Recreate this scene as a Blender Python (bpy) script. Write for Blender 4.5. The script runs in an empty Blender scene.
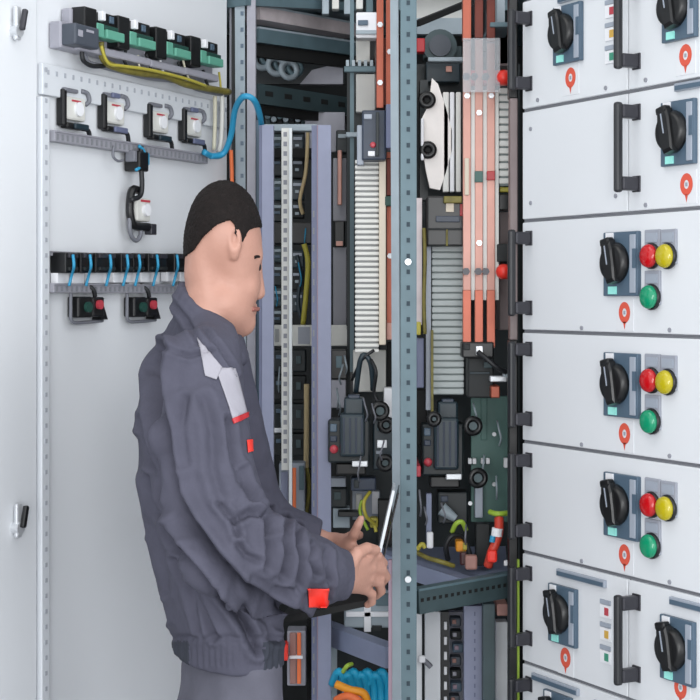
import bpy, bmesh, math, random
import numpy as np
from mathutils import Vector, Matrix
random.seed(7)
SC = bpy.context.scene
COL = SC.collection
F = 1600.0          # focal length in pixels of a 700 px frame
EYE = 1.5

def P(px, py, Y):
    return Vector(((px-350)/F*Y, Y, EYE-(py-297)/F*Y))

# ------------------------------------------------------------------ materials
def lin(c):
    c = c/255.0
    return c/12.92 if c <= .04045 else ((c+.055)/1.055)**2.4
MATS = {}
def mat(name, rgb, rough=.5, metal=0., noise=0., nscale=30., bump=0., bscale=80., spec=.5, alpha=None, emis=0, trans=0., coat=0., stretch=None):
    m = bpy.data.materials.new(name); m.use_nodes = True
    nt = m.node_tree; b = nt.nodes['Principled BSDF']
    col = (lin(rgb[0]), lin(rgb[1]), lin(rgb[2]), 1)
    b.inputs['Base Color'].default_value = col
    b.inputs['Roughness'].default_value = rough
    b.inputs['Metallic'].default_value = metal
    b.inputs['Specular IOR Level'].default_value = spec
    b.inputs['Coat Weight'].default_value = coat
    if trans: b.inputs['Transmission Weight'].default_value = trans
    if alpha is not None: b.inputs['Alpha'].default_value = alpha
    if emis:
        b.inputs['Emission Color'].default_value = col; b.inputs['Emission Strength'].default_value = emis
    tc = nt.nodes.new('ShaderNodeTexCoord')
    src = tc.outputs['Object']
    if stretch:
        mp = nt.nodes.new('ShaderNodeMapping'); mp.inputs['Scale'].default_value = stretch
        nt.links.new(src, mp.inputs['Vector']); src = mp.outputs['Vector']
    if noise:
        n = nt.nodes.new('ShaderNodeTexNoise'); n.inputs['Scale'].default_value = nscale; n.inputs['Detail'].default_value = 4
        nt.links.new(src, n.inputs['Vector'])
        r = nt.nodes.new('ShaderNodeMapRange'); r.inputs['From Min'].default_value = .3; r.inputs['From Max'].default_value = .7
        r.inputs['To Min'].default_value = 1-noise; r.inputs['To Max'].default_value = 1+noise
        nt.links.new(n.outputs['Fac'], r.inputs['Value'])
        mx = nt.nodes.new('ShaderNodeVectorMath'); mx.operation = 'SCALE'; mx.inputs[0].default_value = col[:3]
        nt.links.new(r.outputs['Result'], mx.inputs['Scale']); nt.links.new(mx.outputs['Vector'], b.inputs['Base Color'])
    if bump:
        n = nt.nodes.new('ShaderNodeTexNoise'); n.inputs['Scale'].default_value = bscale; n.inputs['Detail'].default_value = 5
        nt.links.new(src, n.inputs['Vector'])
        bp = nt.nodes.new('ShaderNodeBump'); bp.inputs['Strength'].default_value = bump; bp.inputs['Distance'].default_value = .004
        nt.links.new(n.outputs['Fac'], bp.inputs['Height']); nt.links.new(bp.outputs['Normal'], b.inputs['Normal'])
    MATS[name] = m
    return m
mat('panel_white', (212,215,219), .45, noise=.012, nscale=6)
mat('door_white', (216,219,223), .5, noise=.012, nscale=4)
mat('door_strip', (203,207,212), .5)
mat('seam', (120,122,128), .6)
mat('door_hole', (160,164,172), .7)
mat('hole_grey', (140,142,150), .7)
mat('black', (11,12,14), .38, noise=.1)
mat('black_matte', (7,8,9), .8)
mat('dark', (21,26,28), .6, noise=.3, nscale=18)
mat('handle', (30,31,35), .3, spec=.6)
mat('stub', (54,54,60), .35, metal=.3)
mat('plate_blue', (74,93,110), .4, noise=.05)
mat('plate_light', (150,158,170), .4)
mat('label_grey', (146,150,160), .5)
mat('label_white', (225,226,230), .5)
mat('lamp_red', (180,6,16), .25, emis=0, coat=.4)
mat('lamp_yellow', (176,162,14), .25, emis=0, coat=.4)
mat('lamp_green', (0,136,96), .25, emis=0, coat=.4)
mat('led_red', (178,60,72), .4)
mat('led_amber', (200,160,70), .4)
mat('led_green', (60,140,115), .4)
mat('cyan_clear', (150,225,215), .2)
mat('sticker', (208,84,64), .6)
mat('sticker_white', (212,214,218), .6)
mat('galv', (86,107,115), .5, metal=.15, noise=.08, nscale=25)
mat('galv_light', (150,162,170), .5, metal=.1, noise=.06)
mat('galv_dark', (58,74,78), .5, metal=.15, noise=.12, nscale=20)
mat('steel_pink', (190,180,182), .5, metal=.3, noise=.1)
mat('hole_dark', (40,56,66), .7)
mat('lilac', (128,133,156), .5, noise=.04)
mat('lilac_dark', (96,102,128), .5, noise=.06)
mat('plum_edge', (146,124,138), .5)
mat('tray_lilac', (122,130,154), .5, noise=.06)
mat('perf_white', (214,220,222), .5)
mat('off_white', (205,205,200), .5, noise=.05)
mat('duct_white', (216,216,212), .5, noise=.03)
mat('duct_gap', (150,152,152), .7)
mat('duct_grey', (176,184,184), .5, noise=.05)
mat('duct_grey_gap', (140,150,150), .7)
mat('cream', (214,202,184), .55)
mat('clear_cover', (200,205,210), .15, alpha=.35)
mat('lever_white', (232,226,222), .5, noise=.05)
mat('copper', (160,84,64), .36, metal=.4, noise=.10, nscale=14)
mat('copper_dark', (88,40,32), .35, metal=.6, noise=.3, nscale=10)
mat('copper_pale', (184,136,124), .4, metal=.25, noise=.12, nscale=12)
mat('brown_plate', (124,112,112), .5, metal=.2, noise=.15, nscale=12)
mat('red_plastic', (226,52,40), .4)
mat('red_deep', (170,24,34), .4)
mat('teal_device', (28,45,54), .42, noise=.15, nscale=25)
mat('teal_dark', (16,27,31), .45, noise=.2, nscale=25)
mat('navy', (38,50,68), .42, noise=.12)
mat('teal_plate', (62,98,92), .5, noise=.15, nscale=15)
mat('green_term', (92,156,136), .45)
mat('green_dark', (26,66,58), .5)
mat('case_grey', (150,150,160), .5, noise=.06)
mat('meter_grey', (66,72,82), .45, noise=.1)
mat('silver', (205,208,212), .3, metal=.5)
mat('cable_blue', (40,140,180), .45)
mat('cable_cyan', (20,150,190), .5)
mat('cable_olive', (112,104,44), .55, noise=.25, nscale=60)
mat('cable_yellow', (170,160,60), .5)
mat('cable_beige', (196,192,172), .6)
mat('cable_black', (22,24,28), .5)
mat('cable_grey', (110,112,120), .5)
mat('cable_red', (190,60,44), .5)
mat('cable_green', (150,180,60), .5)
mat('orange', (228,112,60), .5)
mat('amber', (222,146,30), .5)
mat('brick', (152,112,104), .6, noise=.1)
mat('tan', (186,166,126), .6)
mat('rail_grey', (140,140,148), .5)
mat('floor_grey', (172,173,175), .6, noise=.08, nscale=3)
mat('wall_paint', (198,200,203), .8, noise=.02)
mat('ceil_paint', (215,216,216), .8, noise=.02)
mat('skin', (176,132,116), .52, noise=.05, nscale=30, bump=.15, bscale=160)
mat('lip', (146,92,82), .5)
mat('eye_dark', (40,28,24), .3)
mat('hair', (21,15,14), .8, spec=.25, noise=.35, nscale=90, bump=.8, bscale=220)
mat('jacket', (74,74,87), .85, noise=.06, nscale=30, bump=.7, bscale=45, spec=.2)
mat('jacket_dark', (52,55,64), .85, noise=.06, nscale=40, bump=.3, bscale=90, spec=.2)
mat('jacket_light', (150,148,157), .7, noise=.04, bump=.2, bscale=80)
mat('trousers', (90,90,101), .85, noise=.06, nscale=30, bump=.35, bscale=60, spec=.2)
mat('boot', (30,30,32), .5)
mat('button', (50,52,50), .5)
mat('screen', (26,22,26), .25)
mat('screen_red', (60,26,28), .3)
mat('lamp_panel', (255,255,255), .5, emis=2.0)

# ------------------------------------------------------------------ mesh builder
class MB:
    def __init__(s, world=False): s.v=[]; s.f=[]; s.m=[]; s.sm=[]; s.world=world; s.ms=[]
    def _m(s, name):
        if name not in s.ms: s.ms.append(name)
        return s.ms.index(name)
    def add(s, vs, fs, m, smooth=False):
        o=len(s.v); s.v += [Vector(v) for v in vs]; i=s._m(m)
        for f in fs: s.f.append([o+k for k in f]); s.m.append(i); s.sm.append(smooth)
        return s
    def box(s, c, d, m, R=None, taper=1.0):
        c=Vector(c); x,y,z=d[0]/2,d[1]/2,d[2]/2
        vs=[]
        for sz in (-1,1):
            t = taper if sz>0 else 1
            for sx,sy in ((-1,-1),(1,-1),(1,1),(-1,1)):
                v=Vector((sx*x*t,sy*y,sz*z))
                if R is not None: v=R@v
                vs.append(c+v)
        return s.add(vs,[(3,2,1,0),(4,5,6,7),(0,1,5,4),(1,2,6,5),(2,3,7,6),(3,0,4,7)],m)
    def rbox(s, c, d, m, r=.003, R=None):
        bm=bmesh.new(); bmesh.ops.create_cube(bm,size=1)
        for v in bm.verts: v.co=Vector((v.co.x*d[0],v.co.y*d[1],v.co.z*d[2]))
        r=min(r,min(d)*.45)
        bmesh.ops.bevel(bm,geom=bm.edges[:],offset=r,segments=2,affect='EDGES',profile=.5)
        bm.verts.ensure_lookup_table()
        vs=[Vector(c)+((R@v.co) if R is not None else v.co) for v in bm.verts]
        fs=[[v.index for v in f.verts] for f in bm.faces]
        bm.free(); return s.add(vs,fs,m,False)
    def cyl(s, p0, p1, r0, m, r1=None, seg=20, smooth=True, caps=True, ex=1.0):
        p0=Vector(p0); p1=Vector(p1); r1=r0 if r1 is None else r1
        d=(p1-p0).normalized(); a=Vector((0,0,1)) if abs(d.z)<.9 else Vector((1,0,0))
        u=d.cross(a).normalized(); w=u.cross(d)
        vs=[]
        for p,r in ((p0,r0),(p1,r1)):
            for k in range(seg):
                t=2*math.pi*k/seg; vs.append(p+u*(r*math.cos(t)*ex)+w*(r*math.sin(t)))
        s.add(vs,[(k,(k+1)%seg,seg+(k+1)%seg,seg+k) for k in range(seg)],m,smooth)
        if caps:
            o=vs
            s.add(o[:seg],[list(range(seg))[::-1]],m); s.add(o[seg:],[list(range(seg))],m)
        return s
    def lathe(s, p, d, prof, m, seg=24):
        """prof: list of (r, h) along direction d from p"""
        p=Vector(p); d=Vector(d).normalized(); a=Vector((0,0,1)) if abs(d.z)<.9 else Vector((1,0,0))
        u=d.cross(a).normalized(); w=u.cross(d); vs=[]
        for r,h in prof:
            for k in range(seg):
                t=2*math.pi*k/seg; vs.append(p+d*h+u*(max(r,1e-5)*math.cos(t))+w*(max(r,1e-5)*math.sin(t)))
        fs=[]
        for j in range(len(prof)-1):
            for k in range(seg): fs.append((j*seg+k,j*seg+(k+1)%seg,(j+1)*seg+(k+1)%seg,(j+1)*seg+k))
        fs.append(list(range(seg))[::-1]); n=(len(prof)-1)*seg; fs.append([n+k for k in range(seg)])
        return s.add(vs,fs,m,True)
    def tube(s, pts, r, m, seg=8, smooth_pts=True, r1=None):
        pts=[Vector(p) for p in pts]
        if smooth_pts and len(pts)>2:
            q=[]
            for i in range(len(pts)-1):
                a=pts[max(i-1,0)]; b=pts[i]; c=pts[i+1]; e=pts[min(i+2,len(pts)-1)]
                for k in range(5):
                    t=k/5; q.append(.5*((2*b)+(c-a)*t+(2*a-5*b+4*c-e)*t*t+(3*b-a-3*c+e)*t**3))
            q.append(pts[-1]); pts=q
        vs=[]; n=len(pts); up=None
        for i,p in enumerate(pts):
            d=(pts[min(i+1,n-1)]-pts[max(i-1,0)])
            if d.length<1e-9: d=Vector((0,0,1))
            d.normalize()
            if up is None: up=d.cross(Vector((0,0,1)) if abs(d.z)<.9 else Vector((1,0,0))).normalized()
            up=(up-d*up.dot(d)); up=up.normalized() if up.length>1e-6 else d.orthogonal().normalized()
            w=d.cross(up); rr=r if r1 is None else r+(r1-r)*i/(n-1)
            for k in range(seg):
                t=2*math.pi*k/seg; vs.append(p+up*(rr*math.cos(t))+w*(rr*math.sin(t)))
        fs=[(i*seg+k,i*seg+(k+1)%seg,(i+1)*seg+(k+1)%seg,(i+1)*seg+k) for i in range(n-1) for k in range(seg)]
        fs.append(list(range(seg))[::-1]); fs.append([(n-1)*seg+k for k in range(seg)])
        return s.add(vs,fs,m,True)
    def prism(s, poly, axis, h0, h1, m, smooth=False):
        """poly = 2D points; axis 'y': (x,z) extruded along y; 'z': (x,y) extruded along z; 'x': (y,z)"""
        def mk(a,b,h): return (a,h,b) if axis=='y' else ((a,b,h) if axis=='z' else (h,a,b))
        n=len(poly); vs=[mk(a,b,h0) for a,b in poly]+[mk(a,b,h1) for a,b in poly]
        fs=[(k,(k+1)%n,n+(k+1)%n,n+k) for k in range(n)]+[list(range(n))[::-1],[n+k for k in range(n)]]
        return s.add(vs,fs,m,smooth)
    def bar(s, p0, p1, w, h, m, up=(0,0,1)):
        p0=Vector(p0); p1=Vector(p1); d=(p1-p0); L=d.length; d.normalize(); up=Vector(up)
        y=up.cross(d).normalized(); z=d.cross(y)
        R=Matrix((d,y,z)).transposed()
        return s.box((p0+p1)/2,(L,w,h),m,R)
    def ring(s, p, d, R_, r, m, seg=20, ex=1.0):
        p=Vector(p); d=Vector(d).normalized(); a=Vector((0,0,1)) if abs(d.z)<.9 else Vector((1,0,0))
        u=d.cross(a).normalized(); w=u.cross(d)
        pts=[p+u*(R_*ex*math.cos(2*math.pi*k/seg))+w*(R_*math.sin(2*math.pi*k/seg)) for k in range(seg)]
        vs=[];n=seg;sg=8
        for i in range(n):
            c=(pts[i]-p).normalized()
            for k in range(sg):
                t=2*math.pi*k/sg; vs.append(pts[i]+c*(r*math.cos(t))+d*(r*math.sin(t)))
        fs=[(i*sg+k,i*sg+(k+1)%sg,((i+1)%n)*sg+(k+1)%sg,((i+1)%n)*sg+k) for i in range(n) for k in range(sg)]
        return s.add(vs,fs,m,True)
    def build(s, name, parent=None, label=None, bevel=0):
        vs=s.v; base=None
        if parent is not None:
            if s.world:
                inv=ROOTS[parent.name].inverted(); vs=[inv@v for v in vs]
        else:
            lo=[min(v[i] for v in vs) for i in range(3)]; hi=[max(v[i] for v in vs) for i in range(3)]
            base=Vector(((lo[0]+hi[0])/2,(lo[1]+hi[1])/2,lo[2])); vs=[v-base for v in vs]
        me=bpy.data.meshes.new(name); me.from_pydata([tuple(v) for v in vs],[],s.f)
        for k in s.ms: me.materials.append(MATS[k])
        me.polygons.foreach_set('material_index', s.m); me.polygons.foreach_set('use_smooth', s.sm)
        bm=bmesh.new(); bm.from_mesh(me); bmesh.ops.recalc_face_normals(bm,faces=bm.faces); bm.to_mesh(me); bm.free()
        me.update()
        o=bpy.data.objects.new(name, me); COL.objects.link(o)
        if parent is not None:
            o.parent=parent; ROOTS[o.name]=ROOTS[parent.name]
        else:
            o.location=base; ROOTS[o.name]=Matrix.Translation(base)
        if label: o['label']=label
        if bevel:
            b=o.modifiers.new('bevel','BEVEL'); b.width=bevel; b.segments=2; b.limit_method='ANGLE'
        return o
ROOTS = {}
def tag(o, label, cat, group=None, kind=None):
    o['label']=label; o['category']=cat
    if group: o['group']=group
    if kind: o['kind']=kind
    return o
def thing(name, label, cat, M, group=None):
    o=bpy.data.objects.new(name,None); COL.objects.link(o)
    if isinstance(M, (Vector,tuple)): M=Matrix.Translation(Vector(M))
    o.location=M.to_translation(); o.rotation_euler=M.to_euler(); o.empty_display_size=.05
    ROOTS[o.name]=M
    return tag(o,label,cat,group)
def struct(name, mb, parent=None):
    o=mb.build(name,parent)
    if parent is None: o['kind']='structure'
    return o
def dup(root, M, label, group=None, name=None):
    r=root.copy(); COL.objects.link(r); r.location=M.to_translation(); r.rotation_euler=M.to_euler(); r['label']=label
    if group: r['group']=group
    ROOTS[r.name]=M
    def rec(a,b):
        for ch in [c for c in bpy.data.objects if c.parent==a]:
            c=ch.copy(); COL.objects.link(c); c.parent=b; rec(ch,c)
    rec(root,r); return r
def solo(name, mb, label, cat, group=None, kind=None, bevel=0):
    return tag(mb.build(name,bevel=bevel),label,cat,group,kind)

class Plane:
    """a vertical plane: local x along it (towards image right), local y into it, z up"""
    def __init__(s, px, Y, vpx, sign):
        s.o=Vector(((px-350)/F*Y, Y, 0)); d=Vector((vpx-350,F,0)).normalized()*sign
        s.d=d; s.n=Vector((-d.y,d.x,0)); s.ang=math.atan2(d.y,d.x)
        s.M=Matrix.Translation(s.o)@Matrix.Rotation(s.ang,4,'Z')
    def on(s, px, py, off=0):
        """local (x, z) of the photo point, on the plane shifted 'off' metres towards the camera"""
        o=s.o - s.n*off; u=(px-350)/F
        t=(u*o.y-o.x)/(s.d.x-u*s.d.y); Y=o.y+t*s.d.y
        return t, EYE-(py-297)/F*Y
    def at(s, x, z, off=0): return s.M@Matrix.Translation((x,-off,z))

# ------------------------------------------------------------------ the setting
m=MB(); m.box((0,2.5,-.05),(8,9,.1),'floor_grey'); struct('floor',m)
m=MB(); m.box((0,5.05,1.6),(8,.1,3.2),'wall_paint'); struct('wall_back',m)
m=MB(); m.box((-4.0,4.3,1.6),(.1,5.4,3.2),'wall_paint'); struct('wall_left',m)
m=MB(); m.box((4.0,4.3,1.6),(.1,5.4,3.2),'wall_paint'); struct('wall_right',m)
m=MB(); m.box((0,4.3,3.25),(8,5.4,.1),'ceil_paint'); struct('ceiling',m)

# ------------------------------------------------------------------ right-hand row of drawer units
R = Plane(522, 2.74, -500, -1)
ZL=[2.007,1.8185,1.630,1.4415,1.253,1.0645,.876,.6875]   # seams
WID=R.on(628,300)[0]; FULL=2*WID
def panel_part(root, x0, x1, z0, z1):
    b=MB(); g=.0015
    b.rbox(((x0+x1)/2,.011,(z0+z1)/2),(x1-x0-2*g,.022,z1-z0-2*g-.003),'panel_white',.0015)
    return b.build('front_panel',root)
def handle_part(root, x, z0, z1):
    """bar standing 35 mm off the panel on two feet; x is where the feet meet the panel"""
    b=MB()
    b.rbox((x,-.036,(z0+z1)/2),(.011,.013,z1-z0),'handle',.004)
    h=b.build('handle',root)
    for z in (z0+.014,z1-.014):
        b=MB(); b.rbox((x,-.016,z),(.015,.032,.021),'stub',.003); b.rbox((x,-.0005,z),(.019,.004,.025),'stub',.001)
        b.build('handle_foot',h)
def switch_part(root, x, z, w=.052, h=.096, ang=-0.22, sc=1.0):
    """x,z = plate centre on the panel"""
    b=MB(); b.rbox((x,-.004,z),(w,.008,h),'plate_blue',.0015)
    b.rbox((x+w*.38,-.0085,z),(w*.16,.003,h*.9),'plate_light',.001)
    b.box((x+w*.44,-.0093,z+.008),(w*.1,.003,h*.3),'plate_blue')
    b.box((x-w*.2,-.009,z-h*.41),(w*.22,.004,h*.12),'cyan_clear')
    b.box((x-w*.28,-.009,z+h*.44),(w*.2,.004,h*.1),'label_white')
    s=b.build('switch_plate',root)
    b=MB(); kx=x-w*.10; kz=z+h*.02
    b.lathe((kx,-.008,kz),(0,-1,0),[(.032,0),(.032,.004),(.030,.008),(.028,.012),(.025,.013)],'black',28)
    Rm=Matrix.Rotation(ang,3,'Y')
    # grip
    prof=[(-.0105,-.033),(.0105,-.033),(.0125,-.010),(.0135,.020),(.011,.034),(-.011,.034),(-.0135,.020),(-.0125,-.010)]
    n=len(prof); vs=[]
    for yy,k in ((-.014,1.0),(-.024,.96),(-.027,.8)):
        for a,c in prof: vs.append(Vector((kx,yy,kz))+Rm@Vector((a*k,0,c*k)))
    fs=[(j*n+i,j*n+(i+1)%n,(j+1)*n+(i+1)%n,(j+1)*n+i) for j in range(2) for i in range(n)]+[list(range(n)),[2*n+i for i in range(n)][::-1]]
    b.add(vs,fs,'black')
    b.box(Vector((kx,-.0275,kz))+Rm@Vector((0,0,.012)),(.002,.001,.03),'plate_light',Rm)
    b.rbox(Vector((kx,-.018,kz))+Rm@Vector((-.004,0,.034)),(.022,.014,.012),'black',.003,Rm)
    b.build('rotary_knob',s)
def lamp_part(root, x, z, col, r=.0185):
    b=MB(); b.rbox((x,-.002,z+.014),(.036,.004,.052),'label_grey',.001)
    b.box((x,-.0045,z+.028),(.026,.002,.014),'plate_light')
    b.lathe((x,-.003,z),(0,-1,0),[(r*1.08,0),(r*1.08,.004),(r*.98,.006)],'black',24)
    l=b.build('lamp_base',root)
    b=MB(); b.lathe((x,-.008,z),(0,-1,0),[(r*.98,0),(r*.97,.004),(r*.9,.007),(r*.72,.0095),(r*.4,.011),(0,.0115)],col,24)
    b.build('lamp_lens',l)
def sticker_part(root, x, z, s=1.0):
    b=MB(); b.box((x,-.0004,z),(.046*s,.0008,.052*s),'sticker_white')
    # ring with drop tail
    n=24
    vs=[];
    for k in range(n):
        t=2*math.pi*k/n; vs.append((x+  .0150*s*math.cos(t),-.0012,z+.004*s+.0175*s*math.sin(t)))
    for k in range(n):
        t=2*math.pi*k/n; vs.append((x+.0055*s*math.cos(t),-.0012,z+.004*s+.007*s*math.sin(t)))
    b.add(vs,[(k,(k+1)%n,n+(k+1)%n,n+k) for k in range(n)],'sticker')
    b.add([(x-.004*s,-.0012,z-.011*s),(x+.004*s,-.0012,z-.011*s),(x,-.0012,z-.024*s)],[(0,1,2)],'sticker')
    b.box((x,-.0011,z+.004*s),(.005*s,.0006,.006*s),'label_grey')
    b.build('warning_sticker',root)
def led_part(root, x, z, pitch=.036):
    for k,c in ((1,'led_red'),(0,'led_amber'),(-1,'led_green')):
        b=MB(); b.box((x,-.001,z+k*pitch),(.026,.002,.020),'label_white'); b.box((x+.004,-.0024,z+k*pitch),(.010,.001,.012),c)
        b.box((x,-.0014,z+k*pitch+.0145),(.026,.0024,.007),'plate_light')
        b.build('indicator_label',root)
def screw(root,x,z):
    b=MB(); b.cyl((x,0,z),(x,-.002,z),.0035,'hole_grey',seg=12); b.build('screw',root)
def body_part(root,x0,x1,z0,z1):
    b=MB(); b.box(((x0+x1)/2,.14,(z0+z1)/2),(x1-x0-.0004,.27,z1-z0-.0004),'seam'); b.build('drawer_body',root)
def strip_part(root,x0,x1,z0,z1):
    b=MB(); b.rbox(((x0+x1)/2,-.003,(z0+z1)/2),(x1-x0,.006,z1-z0),'plate_light',.001)
    b.box(((x0+x1)/2,-.0065,(z0+z1)/2-.001),(x1-x0-.006,.002,(z1-z0)*.55),'plate_blue'); b.build('label_strip',root)

ords=['top','second','third','fourth','fifth']
def drawer(name,label,x0,x1,k):
    z0,z1=ZL[k+1],ZL[k]
    r=thing(name,label,'switchgear drawer',R.at(x0,z0),'switchgear drawers in the right-hand row')
    panel_part(r,0,x1-x0,0,z1-z0); body_part(r,0,x1-x0,0,z1-z0)
    return r
def half_unit(k,x0,label,lx=.011,swx=None,leds=True,strip=False,hz=None,swz=None,stz=None):
    r=drawer('drawer_unit',label,x0,x0+WID,k)
    H=ZL[k]-ZL[k+1]
    handle_part(r,lx+.012,.028,H-.016)
    return r,H
OFF=0.002
def rel(x0,z0,px,py):
    x,z=R.on(px,py); return x-x0,z-z0
# full width units (rows 2,3,4)
full_labels=['wide drawer front with red, yellow and green lamps, upper one of three alike',
             'wide drawer front with red, yellow and green lamps, middle one of three alike',
             'wide drawer front with red, yellow and green lamps, lowest of three alike']
x,z=0,0
base=drawer('drawer_unit',full_labels[0],0,FULL,2); H=ZL[2]-ZL[3]; z0=ZL[3]
handle_part(base,.022,.026,H-.016)
sx,sz=rel(0,z0,624,264); switch_part(base,sx,sz,w=.086,h=.100)
for px,py,c in ((654,256,'lamp_red'),(670,256,'lamp_yellow'),(654,297,'lamp_green')):
    a,b_=rel(0,z0,px,py); lamp_part(base,a,b_,c)
a,b_=rel(0,z0,625,315); sticker_part(base,a,b_,.95)
for px,py in ((582,328),(670,330)): a,b_=rel(0,z0,px,py); screw(base,a,b_)
for k in (3,4): dup(base,R.at(0,ZL[k+1]),full_labels[k-2])
# row 0: two half units
def mod(k,x0,label,sw,st,leds=None,hd=(.022,.03,.02),strip=None,screws=(),ang=-.22,h=.096,w=.076):
    r=drawer('drawer_unit',label,x0,x0+WID,k); H=ZL[k]-ZL[k+1]; z0=ZL[k+1]
    if hd: handle_part(r,hd[0],hd[1],H-hd[2])
    if sw: a,b_=rel(x0,z0,*sw); switch_part(r,a,b_,w=w,h=h,ang=ang)
    if st: a,b_=rel(x0,z0,*st); sticker_part(r,a,b_,.95)
    if leds: a,b_=rel(x0,z0,*leds); led_part(r,a,b_)
    if strip: (a,b0)=rel(x0,z0,strip[0],strip[1]); (c,d_)=rel(x0,z0,strip[2],strip[3]); strip_part(r,a,c,b0-.012,b0)
    for s in screws: a,b_=rel(x0,z0,*s); screw(r,a,b_)
    return r
mod(0,0,'narrow drawer front at the top, left half, with switch and indicator labels',(570,34),(571,80),(611,34),strip=(560,-3,600,-10),screws=((538,100),(606,88)))
mod(0,WID,'narrow drawer front at the top right corner, switch cut by the frame edge',(682,8),(686,58),None,screws=((646,80),))
r=drawer('drawer_unit','blank drawer front without a switch, below the top left drawer',0,WID,1)
for s in ((531,129),(531,203),(616,196)): a,b_=rel(0,ZL[2],*s); screw(r,a,b_)
mod(1,WID,'narrow drawer front with handle and switch, right of the blank front',(681,133),(687,187),None,hd=(.022,.03,.02),strip=(677,84,705,78),screws=((646,205),))
mod(5,0,'narrow drawer front low down, left half, below the lowest wide drawer',(565,615),(566,660),(606,634),strip=(559,568,607,582),screws=())
mod(5,WID,'narrow drawer front low down at the right edge, with black rotary switch',(680,650),(681,690),None,strip=(672,596,705,606))
mod(6,0,'narrow drawer front at the bottom, only its upper edge seen',(560,722),None,(600,735),strip=(534,672,580,687))
mod(6,WID,'narrow drawer front in the bottom right corner, mostly cut off',(675,760),None,None)
# cabinet carcass behind the fronts: end panel, plinth, top
cab=thing('switchgear_cabinet','grey carcass of the drawer cabinet row at the right','cabinet',R.at(0,0))
b=MB(); b.box((-.006,.17,1.08),(.008,.30,2.0),'galv_dark'); b.build('end_panel',cab)
b=MB(); b.box((FULL/2,.30,1.35),(FULL,.02,1.5),'seam'); b.build('back_panel',cab)
b=MB(); b.box((FULL/2,.17,.05),(FULL,.28,.1),'black_matte'); b.build('plinth',cab)
b=MB(); b.box((FULL/2,.15,.34),(FULL-.002,.27,.48),'panel_white'); b.build('lower_cover',cab)
b=MB(); b.box((FULL/2,.16,2.05),(FULL,.29,.06),'panel_white'); b.build('top_cover',cab)

# ------------------------------------------------------------------ left: open cabinet door
L = Plane(228, 3.2, 1110, 1)
def dl(px,py,off=0): return L.on(px,py,off)
xl=dl(-5,300)[0]; xs=dl(35,300)[0]; xr=0.0
door=thing('cabinet_door','open white cabinet door carrying rows of relays and wiring','door',L.at(0,0))
b=MB(); b.rbox(((xs)/2,.012,1.13),(-xs,.02,2.1),'door_white',.002); b.build('door_panel',door)
# perforated strips: left vertical and sloping top
b=MB(); x0=dl(37,300)[0]; x1=dl(45,300)[0]
b.rbox(((x0+x1)/2,-.004,.98),(x1-x0,.012,dl(40,63)[1]-.0-.02-.0+.0-.0 if False else 1.70),'door_strip',.002)
zt=dl(41,70)[1]; z=zt
while z>.3:
    b.box(((x0+x1)/2,-.0105,z),(.006,.001,.007),'door_hole'); z-=.0255
b.build('perforated_upright',door,'white strip with a column of small holes')
b=MB(); zt=dl(34,62)[1]; zt2=dl(34,63)[1]
xe=dl(222,100)[0]; x=dl(40,70)[0]
b.rbox(((x+xe)/2,-.004,zt-.026),(xe-x+.01,.010,.052),'door_strip',.002)
while x<xe-.01:
    b.box((x+.01,-.0095,zt-.014),(.005,.001,.008),'door_hole'); x+=.0235
b.build('perforated_crossbar',door)
# neighbouring door at far left with latches
d2=thing('cabinet_door','plain white cabinet door with two small latches, at the left edge','door',L.at(xs,0))
b=MB(); b.rbox(((xl-xs)/2-.03,.006,1.13),(xs-xl+.06,.02,2.1),'door_white',.002); b.build('door_panel',d2)
for px,py,k in ((11,24,0),(12,520,1)):
    a,c=dl(px,py); a-=xs
    b=MB(); b.cyl((a,-.004,c-.012 ),(a,-.018,c-.012),.010,'silver',seg=16); b.rbox((a+.004,-.022,c+.006),(.009,.009,.036),'stub' if not k else 'black',.003,Matrix.Rotation(.25,3,'Y'))
    b.rbox((a,-.012,c),(.014,.008,.055),'silver',.003)
    b.build('latch',d2)
# lower wiring ducts
def railbox(name,label,cat,p0,p1,h,off,m1,m2,grp=None,slots=True):
    x0,z0=dl(*p0); x1,z1=dl(*p1); z=(z0+z1)/2; M=L.at(x0,z-h/2)
    b=MB(); w=x1-x0
    b.rbox((w/2,-off/2,h/2),(w,off,h),m1,.001)
    if slots:
        n=int(w/.014)
        for k in range(n): b.box(((k+.5)*w/n,-off-.0006,h*.42),(.005,.001,h*.5),m2)
    b.box((w/2,-off-.001,h*.9),(w,.003,h*.14),m1)
    o=b.build(name); 
    # place in plane frame
    base=o.location.copy(); o.matrix_world=M@Matrix.Translation(base); o.location=(M@Matrix.Translation(base)).to_translation(); o.rotation_euler=M.to_euler()
    return tag(o,label,cat,grp)
railbox('wiring_duct','grey slotted wiring duct below the four bracketed sockets','wiring duct',(46,134),(200,161),.019,.018,'rail_grey','seam')
railbox('wiring_duct','grey slotted wiring duct under the row of black relays','wiring duct',(45,287),(196,290),.016,.018,'rail_grey','seam')
def LT(name,label,cat,px,py,off=0,group=None):
    x,z=dl(px,py,off); return thing(name,label,cat,L.at(x,z,off),group)
def lw(px,py,off): # world point in front of door
    x,z=dl(px,py,off); return L.at(x,z,off).to_translation()
# meter box top-left
xa,za=dl(52,24,.04); xb,zb=dl(77,46,.04)
t=LT('controller_box','dark grey controller box at the left end of the top row','controller',50,46,0)
w=xb-xa; h=za-dl(52,46,.04)[1]
b=MB(); b.rbox((w/2,-.012,h/2),(w*1.1,.024,h*1.25),'case_grey',.003); b.build('rear_housing',t)
b=MB(); b.rbox((w/2,-.036,h/2),(w,.030,h),'meter_grey',.003); b.box((w*.2,-.0515,h*.55),(w*.18,.001,h*.3),'case_grey'); b.box((w*.6,-.0515,h*.75),(w*.3,.001,h*.12),'case_grey'); b.build('front_cover',t)
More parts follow.
